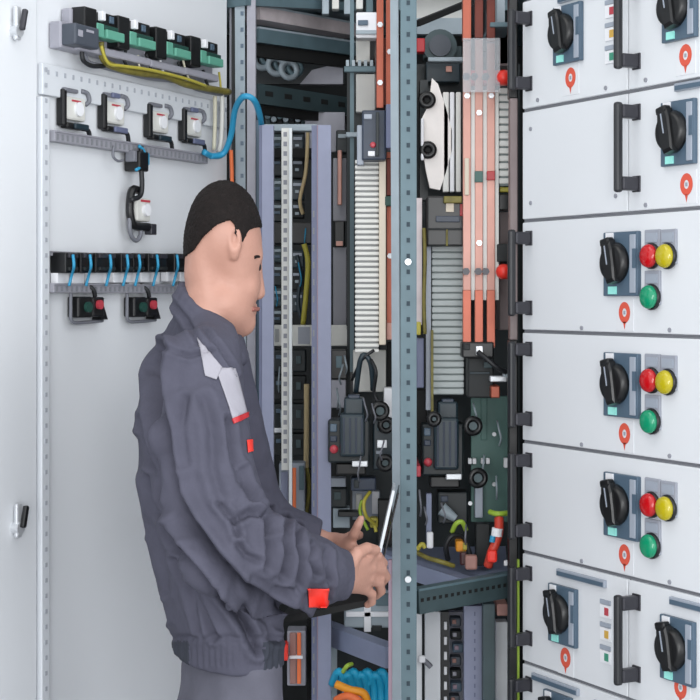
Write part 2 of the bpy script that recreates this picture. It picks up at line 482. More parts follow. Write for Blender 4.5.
# four relay modules along the top
cs=[(91,34,86,14),(130,43,0,0),(171,52,0,0),(207,60,0,0)]
def relay(label,px,py):
    t=LT('relay_module',label,'relay',px,py,0,'green relay modules along the top of the door')
    b=MB(); b.rbox((0,-.010,-.002),(.128,.020,.064),'case_grey',.003); b.rbox((0,-.018,-.034),(.122,.034,.014),'case_grey',.003); b.build('housing',t)
    b=MB(); b.rbox((-.040,-.030,.004),(.036,.028,.056),'black',.002); b.build('relay_block',t)
    b=MB(); b.rbox((.026,-.026,.020),(.056,.022,.024),'black',.002); b.rbox((.03,-.038,.022),(.012,.004,.012),'plate_blue',.001); b.build('relay_block',t)
    b=MB(); b.rbox((-.012,-.034,-.002),(.022,.022,.024),'green_term',.002); b.rbox((.030,-.036,-.006),(.054,.024,.016),'green_term',.002); b.rbox((.030,-.034,.006),(.052,.018,.008),'green_dark',.001); b.build('terminal_strip',t,'green terminal strip')
    b=MB(); b.rbox((-.002,-.040,.024),(.010,.010,.016),'label_white',.001); b.build('marker_tag',t)
    return t
rl=relay('green and black relay module next to the dark grey controller box',83,32)
for (px,py,lb) in ((116,40,'second green and black relay module from the left, top row'),(153,50,'third green and black relay module from the left, top row'),(187,58,'rightmost green and black relay module in the top row')):
    x,z=dl(px,py); dup(rl,L.at(x,z),lb)
# cable bundle under them
def tubeL(name,label,cat,pts,r,m,off=.03,group=None,r1=None):
    b=MB(); b.tube([lw(p[0],p[1],p[2] if len(p)>2 else off) for p in pts],r,m,r1=r1)
    return solo(name,b,label,cat,group)
tubeL('cable','thick olive cable bundle sagging below the green relay modules','cable',[(100,42),(104,60),(118,68),(140,73),(165,76),(185,84),(205,88),(229,92)],.0065,'cable_olive')
tubeL('cable','yellow wire lying on the olive cable bundle','cable',[(101,46),(108,63),(122,66),(145,69),(168,74),(190,80),(206,86)],.003,'cable_yellow',.04)
tubeL('cable','grey cable bundle running just below the olive one','cable',[(82,50),(88,62),(100,66),(128,73),(150,78),(180,82),(200,90),(226,95)],.0045,'cable_grey',.02)
tubeL('cable','black loop of cable under the dark grey controller box','cable',[(82,48),(83,60),(92,66),(104,66)],.004,'cable_black',.025)
for i,(a,bb,c) in enumerate((((138,55),(139,66),(143,72)),((160,57),(161,66),(164,74)),((183,60),(186,72),(190,82)),((219,72),(220,80),(221,90)))):
    tubeL('wire',('short pale wire dropping from the second relay module','short pale wire between second and third relay modules','short pale wire dropping from the third relay module','short pale wire dropping from the rightmost relay module')[i],'wire',[a,bb,c],.0022,('cable_beige','label_white','cable_beige','cable_yellow')[i],.03)
for i,(a,bb,c) in enumerate((((126,50),(124,60),(130,70)),((146,54),(149,63),(152,72)),((178,62),(181,70),(186,78)),((203,70),(205,78),(208,86)))):
    tubeL('wire',('black wire below the second relay module','black wire just right of the second relay module','black wire below the third relay module','black wire below the rightmost relay module')[i],'wire',[a,bb,c],.003,'cable_black',.03)
# four bracketed sockets
def socket(label,px,py,accent):
    t=LT('bracket_socket',label,'socket',px,py,0,'bracketed sockets above the upper wiring duct')
    b=MB(); b.rbox((.004,-.006,0),(.058,.012,.040),'off_white',.004); b.cyl((.010,-.011,0),(.010,-.016,0),.012,'label_white',seg=16); b.box((.004,-.0125,.013),(.026,.001,.003),'led_red'); b.build('socket_body',t)
    b=MB()
    b.rbox((-.032,-.008,-.001),(.011,.016,.062),'black',.003); b.rbox((-.014,-.009,.029),(.040,.014,.007),'cable_grey',.002); b.rbox((.000,-.009,-.030),(.056,.016,.010),'black',.003)
    b.rbox((.010,-.018,-.030),(.040,.006,.010),accent,.002)
    if accent=='lilac_dark': b.rbox((-.006,-.018,.029),(.024,.006,.009),accent,.002)
    b.build('bracket',t)
    b=MB(); b.tube([(.022,-.010,.032),(.036,-.012,.030),(.042,-.012,.018),(.034,-.010,.010)],.004,'cable_grey'); b.build('cable_clip',t)
    b=MB(); b.tube([(.02,-.012,-.032),(.036,-.014,-.034),(.044,-.012,-.048)],.004,'cable_black'); b.build('cable_end',t)
    return t
s1=socket('white socket in black bracket, leftmost of four above the duct',69,109,'teal_device')
s2=socket('white socket in black bracket with blue tab, second of four',109,113,'lilac_dark')
x,z=dl(154,122); dup(s1,L.at(x,z),'white socket in black bracket, third of four above the duct')
x,z=dl(188,126); dup(s2,L.at(x,z),'white socket in black bracket with blue tab, rightmost of four')
# lower two devices on door
t=LT('connector_block','small black connector block hanging under the upper wiring duct','connector',128,162)
b=MB(); b.rbox((0,-.018,0),(.030,.034,.036),'black',.003); b.build('block',t)
b=MB(); b.rbox((.020,-.02,.006),(.012,.02,.022),'cable_blue',.002); b.rbox((-.020,-.02,.008),(.01,.02,.02),'cable_grey',.002); b.build('side_terminal',t)
t=LT('door_socket','white socket in curved black bracket, alone in the middle of the door','socket',131,210)
b=MB(); b.rbox((.006,-.012,0),(.046,.024,.042),'off_white',.004); b.cyl((.01,-.024,0),(.01,-.03,0),.011,'label_white',seg=16); b.box((.01,-.0245,.016),(.03,.001,.004),'led_red'); b.build('socket_body',t)
b=MB(); b.tube([(-.004,-.02,.034),(-.026,-.02,.034),(-.034,-.02,.01),(-.032,-.02,-.014),(-.018,-.02,-.03),(.03,-.02,-.03)],.0075,'black'); b.tube([(-.034,-.02,0),(-.034,-.02,-.04),(-.016,-.02,-.056),(.0,-.02,-.046),(.0,-.02,-.03)],.004,'cable_grey'); b.rbox((.034,-.02,-.034),(.018,.016,.02),'stub',.002); b.build('bracket',t)
tubeL('cable','black cable dropping from the connector block to the middle socket','cable',[(141,146),(141,165),(142,185),(140,196),(131,200)],.0045,'cable_black',.03)
tubeL('cable','short blue cable beside the small connector block','cable',[(139,146),(144,152),(142,165),(136,170)],.003,'cable_blue',.032)
tubeL('cable','thin grey wire left of the small connector block','cable',[(114,146),(113,156),(118,161),(123,160)],.0025,'cable_grey',.02)
# row of black relays
def blackrelay(px,label=None):
    t=LT('black_relay',label,'relay',px,263,0,'black relays above the lower wiring duct')
    b=MB(); b.rbox((0,-.016,0),(.034,.032,.034),'black',.002); b.build('relay_body',t)
    b=MB(); b.rbox((0,-.034,.012),(.024,.006,.008),'stub',.001); b.rbox((0,-.034,-.010),(.024,.006,.006),'dark',.001); b.build('terminal',t)
    b=MB(); b.rbox((0,-.008,-.026),(.034,.014,.018),'label_white',.001); b.build('base',t)
    return t
px_list=[56,71,86,94,112,124,139,147,165,178,190]
names=['leftmost','second','third','fourth','fifth','sixth','seventh','eighth','ninth','tenth','last']
br=blackrelay(px_list[0],'black relay above the lower duct, leftmost in the row')
for k,px in enumerate(px_list[1:],1):
    x,z=dl(px,263); dup(br,L.at(x,z),'black relay above the lower duct, %s from the left'%names[k] if k<10 else 'black relay above the lower duct, beside the man at the row end')
b=MB(); x0,z0=dl(44,255); x1,z1=dl(196,255)
railbox('mounting_rail','thin steel rail behind the row of black relays','mounting rail',(44,255),(196,258),.008,.006,'rail_grey','seam',slots=False)
for i,px in enumerate((73,90,110,127,139,157,177)):
    tubeL('wire','blue wire hanging from the black relays, %s from the left'%(['first','second','third','fourth','fifth','sixth','last'][i]),'wire',[(px,255,.04),(px+1,266,.045),(px-1,274,.03),(px-4,286,.025)],.0026,'cable_blue',group='blue wires of the black relay row')
# push-button backs under lower duct
def contact(label,px,py):
    t=LT('push_button_contact',label,'push button',px,py,0,'push button contact blocks under the lower duct')
    b=MB(); b.rbox((-.018,-.012,0),(.040,.024,.036),'black',.003); b.cyl((-.014,-.024,0),(-.014,-.030,0),.009,'green_dark',seg=16); b.build('left_block',t)
    b=MB(); b.rbox((.022,-.012,0),(.034,.024,.034),'black',.003); b.cyl((.020,-.024,.004),(.020,-.030,.004),.008,'led_red',seg=16); b.prism([(.030,-.022),(.052,-.022),(.036,.01)],'y',-.022,-.004,'black'); b.build('right_block',t)
    b=MB(); b.tube([(-.04,-.01,.05),(-.044,-.012,.0),(-.04,-.012,-.024),(.0,-.012,-.026),(.05,-.012,-.024)],.003,'cable_grey'); b.tube([(.0,-.01,.04),(.01,-.02,.03),(.016,-.02,.018)],.004,'cable_black'); b.build('frame_wire',t)
    return t
c1=contact('pair of black contact blocks, leftmost under the lower duct',80,307)
for px,lb in ((135,'pair of black contact blocks, middle one under the lower duct'),(186,'pair of black contact blocks beside the man\'s collar')):
    x,z=dl(px,307 if px<150 else 308); dup(c1,L.at(x,z),lb)
tubeL('cable','beige flat cable hanging down at the hinge side of the door','cable',[(215,96),(215,120),(214,150)],.004,'cable_beige',.02)
tubeL('cable','pale cream cable beside the beige one near the door hinge','cable',[(222,94),(222,118),(221,140),(219,152)],.0045,'off_white',.02)
tubeL('cable','bundle of blue wires ending at the upper duct','cable',[(204,152),(212,156),(222,154),(226,150)],.006,'cable_blue',.03)
b=MB(); b.tube([lw(210,156,.03),P(223,154,3.1),P(231,135,3.08),P(235,110,3.04),P(243,97,3.0),P(253,99,3.0),P(259,112,3.04),P(262,130,3.1),P(263,150,3.16)],.006,'cable_blue')
solo('cable_hose',b,'blue spiral hose arching from the door over the left post','hose')
b=MB(); b.tube([lw(231,150,.02),lw(232,175,.02),lw(232,200,.02)],.004,'orange'); solo('cable',b,'short orange cable at the door hinge above the man\'s head','cable')
# ------------------------------------------------------------------ centre: open cabinet
def pbox(b, x0,y0,x1,y1,Y,dep,m,r=.002,ang=0):
    """box whose front face covers the photo rectangle at depth Y; 'dep' metres deep"""
    a=P(x0,y1,Y); c=P(x1,y0,Y)
    R=Matrix.Rotation(ang,3,'Z') if ang else None
    ctr=Vector(((a.x+c.x)/2,Y+dep/2,(a.z+c.z)/2)); d=(c.x-a.x,dep,c.z-a.z)
    return b.rbox(ctr,d,m,r,R) if r else b.box(ctr,d,m,R)
def W(): return MB(True)
def wthing(name,label,cat,px,py,Y,group=None): return thing(name,label,cat,Matrix.Translation(P(px,py,Y)),group)

# cabinet shell
sh=thing('open_cabinet','dark open electrical cabinet housing between the posts','cabinet',(.05,3.9,0))
b=W(); b.box((.12,4.02,1.1),(1.3,.03,2.2),'dark'); b.build('back_panel',sh)  # dark colour includes the shade of the deep interior
b=W(); b.box((.12,3.65,.04),(1.2,.7,.08),'black_matte'); b.build('base_frame',sh)
b=W(); b.box((.16,3.72,2.165),(1.15,.56,.02),'galv_light'); b.build('roof_panel',sh,'light grey roof plate')
b=W()
for x in (-.13,.10,.33): b.bar((x,3.46,2.135),(x+.1,3.95,2.135),.03,.03,'galv')
b.build('roof_beam',sh)
b=W(); pbox(b,347,64,520,1100,3.28,.02,'teal_dark',0); b.build('mounting_plate',sh)
b=W(); b.box((.66,3.5,1.1),(.02,.9,2.15),'galv_dark'); b.build('side_panel',sh)
b=W(); b.box((-.47,3.75,1.1),(.02,.5,2.15),'galv_dark'); b.build('side_panel',sh)

def lpost(name,label,px0,px1,pxm,Y,top,bot,mA,mB,hole=True,pitch=.0285,hm='hole_dark',holes_on='B',hx=.5,hw=.006,hh=.008,lip=.012,ret=.03,cat='post',part=None):
    """folded steel upright: flange px0-pxm (turned side), web pxm-px1 facing the camera"""
    t=thing(name,label,cat,(P((px0+px1)/2,297,Y).x,Y,0)); 
    x0=P(px0,0,Y).x; xm=P(pxm,0,Y).x; x1=P(px1,0,Y).x
    th=.0022
    b=W(); b.box(((xm+x1)/2,Y,(top+bot)/2),(x1-xm,th,top-bot),mB); b.box((x1,Y+ret/2,(top+bot)/2),(th,ret,top-bot),mB)
    if hole and holes_on=='B':
        z=bot+.02
        while z<top-.01:
            b.box((xm+(x1-xm)*hx,Y-th*.55,z),(hw,.0012,hh),hm); z+=pitch
    b.build('web',t)
    b=W(); L_=((x0-xm)**2+lip**2)**.5
    b.bar((x0,Y+lip,bot+(top-bot)/2-.0001),(xm,Y,bot+(top-bot)/2),th,top-bot,mA)
    b.bar((x0,Y+lip,bot+(top-bot)/2),(x0+.006,Y+lip+ret*.6,bot+(top-bot)/2),th,top-bot,mA)
    if hole and holes_on=='A':
        z=bot+.02
        while z<top-.01:
            b.box(((x0+xm)/2,Y+lip/2-.0022,z),(hw,.0012,hh),hm); z+=pitch
    b.build('flange',t)
    return t
# main corner post
mp=lpost('corner_post','tall perforated grey steel corner post in front of the cabinet',393,416,400.5,2.75,2.2,0.0,'galv_light','galv',pitch=.0272,hx=.5)
for py in (262,579): 
    b=W(); c=P(408,py,2.745); b.cyl(c,c-Vector((0,.006,0)),.0055,'silver',seg=16); b.build('bolt',mp,'shiny bolt head')
b=W(); pbox(b,388.5,560,393,730,2.765,.01,'plum_edge',0); b.build('cover_edge',mp)
lp=lpost('hinge_post','perforated grey upright behind the man\'s head at the door hinge',237,255,247,3.2,2.2,0.0,'galv_light','case_grey',holes_on='A',pitch=.0325,hm='plate_blue',lip=.006)
b=W(); pbox(b,255.5,120,259,720,3.21,.02,'plate_blue',0); b.build('edge_strip',lp)
b=W(); pbox(b,231,-15,237,178,3.24,.03,'teal_dark',0); b.build('dark_gap_strip',lp)  # dark strip standing in for the shaded gap beside the post
b=W(); pbox(b,229.5,-10,231.5,178,3.23,.02,'hole_grey',0); b.build('hinge_pin',lp)
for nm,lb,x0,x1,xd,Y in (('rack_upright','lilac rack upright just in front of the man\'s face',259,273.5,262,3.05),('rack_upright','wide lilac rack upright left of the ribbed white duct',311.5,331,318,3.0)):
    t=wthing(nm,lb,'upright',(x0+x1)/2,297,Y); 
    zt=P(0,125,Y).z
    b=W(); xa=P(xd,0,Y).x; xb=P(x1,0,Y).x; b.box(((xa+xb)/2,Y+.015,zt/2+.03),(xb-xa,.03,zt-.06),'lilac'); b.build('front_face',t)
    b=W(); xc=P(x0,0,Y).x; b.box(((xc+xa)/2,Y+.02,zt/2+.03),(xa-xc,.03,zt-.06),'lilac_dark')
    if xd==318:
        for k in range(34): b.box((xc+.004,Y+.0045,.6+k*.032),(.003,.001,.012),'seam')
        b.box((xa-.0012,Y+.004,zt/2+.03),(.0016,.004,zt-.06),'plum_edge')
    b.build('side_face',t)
# white perforated strip between them
t=wthing('perforated_strip','narrow white perforated strip between the two lilac uprights','strip',287,470,3.12)
b=W(); pbox(b,281.5,128,289,470,3.12,.003,'duct_white',0)
py=132
while py<466: pbox(b,283.5,py,287,py+4.6,3.119,.001,'hole_grey',0); py+=9.6
b.build('perforated_web',t)
b=W(); pbox(b,289,128,292,515,3.10,.02,'perf_white',0); b.build('edge',t)
# cross bars upper left
def xbar(name,label,p0,p1,h,w,m,top=None,slots=None,cat='cross bar',below=None):
    t=thing(name,label,cat,Matrix.Translation((p0+p1)/2))
    b=W(); b.bar(p0,p1,w,h,m)
    d=(p1-p0).normalized(); nrm=Vector((d.y,-d.x,0)).normalized()
    if slots:
        n,sl,hs,dz=slots; L_=(p1-p0).length
        for k in range(n):
            c=p0+d*(L_*(k+.5)/n)+nrm*(w/2+.0005)+Vector((0,0,dz)); Rm=Matrix((d,nrm,Vector((0,0,1)))).transposed(); b.box(c,(sl,.001,hs),'black_matte',Rm)
    b.build('bar',t)
    if top: b=W(); u=Vector((0,0,h/2+.002)); b.bar(p0+u,p1+u,w*1.05,.004,top); b.build('top_flange',t)
    if below: b=W(); u=Vector((0,.01,-h/2-below/2)); b.bar(p0+u,p1+u,w*.6,below,'black_matte'); b.build('dark_underside',t)  # black strip under the bar, shade of its underside put into the colour
    return t
xbar('cross_bar','slotted dark grey cross bar at upper left of the cabinet',P(253,94,3.24),P(344,107,3.55),.040,.03,'galv_dark',None,(5,.028,.0105,.002),below=.018)
xbar('cross_bar','plain grey cross bar under the cabinet roof at the left',P(253,36,3.24),P(352,50,3.6),.028,.03,'galv','galv_light',below=.026)
xbar('cross_bar','pinkish grey top beam of the cabinet at the left',P(250,14,3.26),P(352,32,3.6),.026,.05,'steel_pink','galv_light')
xbar('cross_bar','uppermost grey beam at the top edge of the picture',P(236,2,3.2),P(350,8,3.5),.018,.05,'galv')
b=W(); pbox(b,253,62,345,84,3.72,.02,'teal_dark',0); solo('cable_tray',b,'dark cable tray between the upper left cross bars','cable tray')
b=W(); a=P(300,82,3.6); b.prism([(P(300,0,3.6).x,P(0,84,3.6).z),(P(343,0,3.6).x,P(0,84,3.6).z),(P(343,0,3.6).x,P(0,62,3.6).z),(P(312,0,3.6).x,P(0,70,3.6).z)],'y',3.6,3.62,'case_grey'); solo('cover_plate',b,'pale grey cover plate above the slotted cross bar','plate')
for i,(px,py) in enumerate(((262,60),(276,66),(289,70))):
    b=W(); c=P(px,py,3.55); b.ring(c,(0.4,-1,0.1),.018,.007,'galv_light'); b.ring(c+Vector((.012,.01,.006)),(0.4,-1,.3),.016,.006,'galv'); solo('cable_coil',b,'translucent cable coil between the upper cross bars, %s from the left'%(['first','second','third'][i]),'cable coil')
b=W()
for i in range(7): c=P(268+i*6,117+(i%2)*3,3.5); b.cyl(c,c+Vector((0,-.015,0)),.006,'galv_light' if i%2 else 'galv',seg=12); b.rbox(c+Vector((0,.02,.0)),(.012,.03,.03),'dark' if i%3 else 'galv_dark',.002)
solo('terminal_row',b,'row of small screw terminals under the slotted cross bar','terminal row')
b=W(); pbox(b,305,112,345,152,3.45,.01,'case_grey'); solo('cover_plate',b,'pale lilac grey plate behind the wide upright\'s top','plate')
b=W(); pbox(b,262,124,318,131,3.2,.03,'galv_light',.002); solo('rack_top_rail',b,'light rail joining the tops of the two lilac uprights','rail')
# gaps between uprights: dark modules on the back
mods=[(275,132,281,160,'teal_dark'),(293,150,311,175,'black')]
def dev(name,label,cat,x0,y0,x1,y1,Y,dep,m,detail=(),group=None,r=.003):
    t=wthing(name,label,cat,(x0+x1)/2,y1,Y,group)
    b=W(); pbox(b,x0,y0,x1,y1,Y,dep,m,r); b.build('housing',t)
    for d in detail:
        nm,dx0,dy0,dx1,dy1,mm=d[:6]; k=d[6] if len(d)>6 else .006
        b=W()
        if nm in('dial','port','terminal_screw','push_button'):
            c=P((dx0+dx1)/2,(dy0+dy1)/2,Y); rr=abs(P(dx1,0,Y).x-P(dx0,0,Y).x)/2
            b.lathe(c,(0,-1,0),[(rr,0),(rr,k*.7),(rr*.8,k),(rr*.3,k)],mm,18)
        else: pbox(b,dx0,dy0,dx1,dy1,Y-k,k+.001,mm,.001)
        b.build(nm,t)
    return t
# module columns seen between the uprights
rng=random.Random(3)
ys=[(134,150),(152,176),(178,200),(202,222),(246,262),(264,286),(288,306),(308,324)]
for i,(a,c) in enumerate(ys):
    mm='teal_dark' if i%2 else 'galv_dark'
    t=dev('circuit_module','small dark circuit module left of the white perforated strip, %s from the top'%(['first','second','third','fourth','fifth','sixth','seventh','eighth'][i]),'circuit module',271,a,283,c,3.42,.04,mm,(('terminal',273,a+3,281,a+6,'galv_light'),('label_plate',274,a+9,280,a+12,'plate_blue')),'circuit modules behind the first lilac upright')
for i,(a,c) in enumerate([(134,156),(158,178),(180,200),(202,218),(250,268),(270,290),(292,312)]):
    t=dev('circuit_module','dark circuit module with pale terminals right of the white strip, %s from the top'%(['first','second','third','fourth','fifth','sixth','seventh'][i]),'circuit module',291,a,304,c,3.42,.04,'dark' if i%2 else 'teal_device',(('terminal',293,a+3,302,a+6,'plate_light'),('terminal',295,a+10,299,a+13,'galv_light')),'circuit modules behind the white perforated strip')
b=W(); pbox(b,270,222,312,244,3.40,.05,'black',.003); solo('module_block',b,'black block bridging between the uprights, upper gap','module')
b=W(); pbox(b,270,148,312,158,3.38,.04,'black_matte',.002); solo('module_block',b,'thin black block near the top of the uprights','module')
b=W(); pbox(b,271,325,352,346,3.3,.012,'off_white',.002); pbox(b,275,329,279,342,3.298,.004,'duct_gap',0); pbox(b,298,327,310,344,3.298,.003,'label_grey',0); solo('support_plate',b,'whitish horizontal support plate crossing behind the lilac uprights','plate')
def wire3(name,label,cat,pts,r,m,group=None): b=MB(); b.tube([P(*p) for p in pts],r,m); return solo(name,b,label,cat,group)
wire3('cable','yellow cable curving down right of the white strip, upper gap','cable',[(308,128,3.35),(306,170,3.36),(300,200,3.36),(303,214,3.37)],.004,'tan')
wire3('cable','yellow cable hanging in the middle gap between the uprights','cable',[(304,244,3.34),(308,262,3.34),(306,295,3.34),(303,325,3.35)],.0055,'cable_yellow')
wire3('cable','tan straight cable in the lower gap between the uprights','cable',[(306.5,384,3.3),(306.5,430,3.3),(306,472,3.3)],.0055,'tan')
wire3('cable','dark looped cable beside the yellow one, middle gap','cable',[(297,255,3.38),(301,275,3.38),(298,300,3.38),(301,318,3.38)],.004,'teal_device')
for i,(a,c,mm) in enumerate(((350,372,'teal_dark'),(376,400,'dark'),(404,430,'teal_dark'),(434,456,'dark'))):
    dev('contact_module','dark module in the lower gap between uprights, %s from the top'%(['first','second','third','fourth'][i]),'circuit module',273,a,306,c,3.42,.05,mm,(('terminal',276,a+5,281,a+9,'plate_blue'),('terminal',296,a+6,301,a+14,'galv_dark')),'modules in the lower gap')
b=W(); pbox(b,268,428,283,433,3.2,.01,'silver'); solo('bracket',b,'small silver bracket left of the white strip','bracket')
# lilac box with orange strip behind forearm
dev('terminal_box','pale lilac terminal box with orange strip above the man\'s forearm','terminal box',279,463,305,520,3.2,.05,'plate_light',(('orange_strip',292.5,468,296,515,'orange'),('side_tab',299,466,304,490,'galv'),('terminal',281,472,288,505,'lilac')))
b=W(); pbox(b,305,470,318,540,3.3,.05,'black'); solo('module_block',b,'black block beside the terminal box, above the forearm','module')
wire3('cable','yellow and black cable beside the pale terminal box','cable',[(307,468,3.22),(309,490,3.22),(306,515,3.22)],.004,'cable_olive')
# between wide upright and pole
dev('switch_module','black switch module at upper right of the wide lilac upright','switch',336,130,349,153,3.35,.04,'teal_dark',(('terminal',338,134,346,138,'galv_light'),))
dev('switch_module','black switch module with pink lower terminal beside the wide upright','switch',334,221,345,247,3.35,.04,'black',(('terminal',336,241,343,246,'copper_pale'),))
b=W(); pbox(b,333,247,347,326,3.36,.01,'rail_grey'); pbox(b,333,158,347,221,3.36,.01,'rail_grey'); solo('cover_plate',b,'narrow grey plate between the wide upright and the thin pole','plate')
b=W(); pbox(b,337.5,150,342,205,3.33,.02,'copper_pale'); solo('contact_strip',b,'pinkish copper contact strip beside the wide upright','contact strip')
b=W(); pbox(b,346.5,112,350,330,3.3,.02,'black_matte',0); solo('sealing_strip',b,'black strip running along the thin grey pole','strip')
t=wthing('support_pole','thin grey vertical pole left of the white ribbed duct','pole',352,520,3.15)
b=W(); pbox(b,350,-10,354,372,3.15,.02,'galv',0); b.build('rod',t)
b=W(); pbox(b,346,132,362,137,3.14,.015,'galv_light'); b.build('clamp',t)
b=W(); pbox(b,350.5,372,352.5,520,3.15,.01,'black',0); b.build('lower_rod',t)
# white top parts
dev('terminal_cover','white terminal cover with dark slot near the top','cover',356,12,377,38,3.15,.04,'label_white',(('slot',358,20,368,25,'plate_blue'),('lip',356,30,377,34,'galv_light')))
b=W(); pbox(b,356,38,370,62,3.2,.02,'off_white'); solo('cover_plate',b,'small white plate under the white terminal cover','plate')
b=W(); pbox(b,367,38,377,60,3.25,.03,'black'); solo('module_block',b,'black block beside the copper bars near the top','module')
b=W(); pbox(b,344,66,377,72,3.12,.01,'galv'); 
for k in range(5): pbox(b,346+k*6,60,349+k*6,66,3.12,.01,'galv_light',0)
solo('comb_bracket',b,'toothed grey bracket across the thin pole near the top','bracket')
b=W(); pbox(b,356,74,376,112,3.2,.02,'duct_white'); solo('cover_plate',b,'white plate left of the copper bars','plate')
# roof clutter
for i,(x,m_) in enumerate(((322,'galv_light'),(332,'off_white'),(344,'galv_light'),(356,'duct_white'),(366,'galv'))):
    b=W(); pbox(b,x,-12,x+7,14-(i%2)*5,3.35,.03,m_); solo('cable_gland',b,'pale cable gland under the roof, %s from the left'%(['first','second','third','fourth','fifth'][i]),'cable gland','cable glands under the roof')
# copper bars left of post
def busbar(label,pts_or,x0,x1,y0,y1,Y,m,bolts=(),dep=.008,bm='silver',group=None):
    t=wthing('copper_busbar',label,'busbar',(x0+x1)/2,y1,Y,group)
    b=W(); pbox(b,x0,y0,x1,y1,Y,dep,m,.001); b.build('bar',t)
    for by in bolts:
        b=W(); c=P((x0+x1)/2,by,Y); b.cyl(c,c-Vector((0,.007,0)),.0055,bm,seg=6); b.build('bolt',t)
    return t
busbar('dark copper bar, left one of two beside the corner post',0,376.5,383.5,-15,108,3.0,'copper',(25,83),group=None)
busbar('dark copper bar, right one of two beside the corner post',0,386,393.5,-15,108,3.0,'copper',(52,))
b=W(); pbox(b,376,38,394,106,3.02,.25,'copper_dark'); solo('copper_joint',b,'dark red copper joint plate behind the two left bars','copper plate')
busbar('long copper bar running down right of the cream duct strip',0,386.5,393.5,152,323,3.02,'copper',(256,))
b=W(); pbox(b,386,158,393,196,3.0,.012,'copper_dark',.002); solo('copper_joint',b,'dark copper clamp at the top of the long copper bar','copper plate')
b=W(); pbox(b,384,196,393,206,2.99,.02,'green_dark'); solo('bar_clamp',b,'dark green clamp on the long copper bar','clamp')
b=W(); pbox(b,386,322,393,340,3.02,.25,'copper_pale'); solo('bar_clamp',b,'pale pink end clamp under the long copper bar','clamp')
t=dev('load_switch','navy load switch with pink button left of the corner post','switch',362,110,386,160,2.95,.06,'navy',(('push_button',370,141,376,149,'led_red'),('terminal',364,114,372,119,'plate_light'),('ridge',376,112,379,156,'teal_dark',.01),('label_plate',368,151,375,156,'label_white')))
b=W(); pbox(b,386,104,394,148,2.93,.05,'lilac_dark'); b.build('side_cover',t)
b=W(); pbox(b,357,125,364,165,2.97,.05,'plate_light'); b.build('mounting_foot',t)
# ribbed ducts
def ribbed(name,label,x0,x1,y0,y1,Y,m,mg,pitch=5.2,dep=.05,frac=.62):
    t=wthing(name,label,'duct',(x0+x1)/2,y1,Y)
    b=W(); pbox(b,x0+.6,y0,x1-.6,y1,Y+.006,dep,mg,.002); b.build('core',t)
    b=W(); y=y0
    while y<y1-pitch*.5:
        pbox(b,x0,y,x1,y+pitch*frac,Y,dep+.006,m,.0015); y+=pitch
    b.build('ribs',t); return t
ribbed('ribbed_duct','white ribbed cable duct left of the corner post',355,379,160,352,3.0,'duct_white','duct_gap',5.4)
ribbed('ribbed_duct','grey ribbed cable duct right of the corner post',432,464,246,395,3.0,'duct_grey','duct_grey_gap',6.8,.05,.8)
b=W(); pbox(b,379,158,386,345,2.99,.03,'cream',.002); solo('cover_strip',b,'cream cover strip along the white ribbed duct','strip')
# under duct: cable loops
b=W(); pbox(b,353,350,386,392,3.1,.02,'off_white'); solo('cover_plate',b,'white plate below the white ribbed duct','plate')
b=W(); pbox(b,331,350,347,379,3.2,.05,'black'); pbox(b,336,356,342,368,3.195,.01,'galv',.001); solo('module_block',b,'black module right of the wide upright at face-down level','module')
b=W(); pbox(b,331,380,346,408,3.2,.03,'case_grey'); solo('cover_plate',b,'pale lilac plate above the left contactor','plate')
b=W(); pbox(b,387,342,393,388,3.1,.02,'black_matte'); solo('module_block',b,'black strip left of the corner post below the copper bar','module')
b=W(); pbox(b,384,388,394,418,3.0,.04,'label_white'); solo('relay_cover',b,'small white relay cover beside the corner post','cover')
wire3('cable','dark cable loop in front of the white plate','cable',[(356,392,3.0),(360,362,2.98),(365,355,2.98),(371,365,2.98),(373,390,3.0)],.005,'teal_device')
wire3('cable','short black cable crossing under the ribbed duct','cable',[(352,380,3.02),(362,360,2.98),(374,350,2.98)],.003,'cable_black')
wire3('cable','thin black cable looping beside the left contactor','cable',[(371,360,2.97),(376,372,2.95),(374,392,2.97),(378,402,2.97)],.0035,'cable_black')
# contactors
def contactor(label,cx,y0,y1,Y,w=42,red=True):
    t=wthing('contactor',label,'contactor',cx,y1,Y)
    x0=cx-w/2; x1=cx+w/2
    b=W(); pbox(b,x0,y0+8,x1,y1,Y+.02,.07,'teal_dark',.004); b.build('housing',t)
    b=W(); pbox(b,x0+12,y0+2,x1-5,y1-6,Y,.05,'teal_device',.005)
    for k in range(4): pbox(b,x0+15+k*6,y0+6,x0+17+k*6,y1-10,Y-.002,.004,'navy',.001)
    b.build('front_block',t)
    b=W(); pbox(b,x0+16,y0-14,x1-6,y0+6,Y+.025,.05,'teal_device',.004); pbox(b,x0+20,y0-17,x1-10,y0-12,Y+.03,.03,'navy',.002); b.build('upper_terminal',t)
    b=W(); pbox(b,x0+2,y0+12,x0+9,y0+20,Y+.014,.01,'plate_blue',.002); pbox(b,x0+2,y0+24,x0+9,y0+30,Y+.014,.01,'navy',.002); b.build('side_terminal',t)
    if red:
        b=W(); c=P(x0+6,y1-14,Y+.02); b.lathe(c,(0,-1,0),[(.008,0),(.008,.006),(.005,.01)],'led_red',16); b.build('reset_button',t)
    b=W(); pbox(b,x0+8,y1,x1-4,y1+12,Y+.04,.05,'black',.003); b.build('lower_block',t)
    b=W(); pbox(b,x0+24,y1-2,x1-2,y1+4,Y+.005,.012,'silver',.002); b.build('metal_foot',t)
    return t
contactor('dark teal contactor with red button, left of the corner post',349,412,463,2.95)
contactor('dark teal contactor right of the corner post',443,416,476,2.95,red=True)
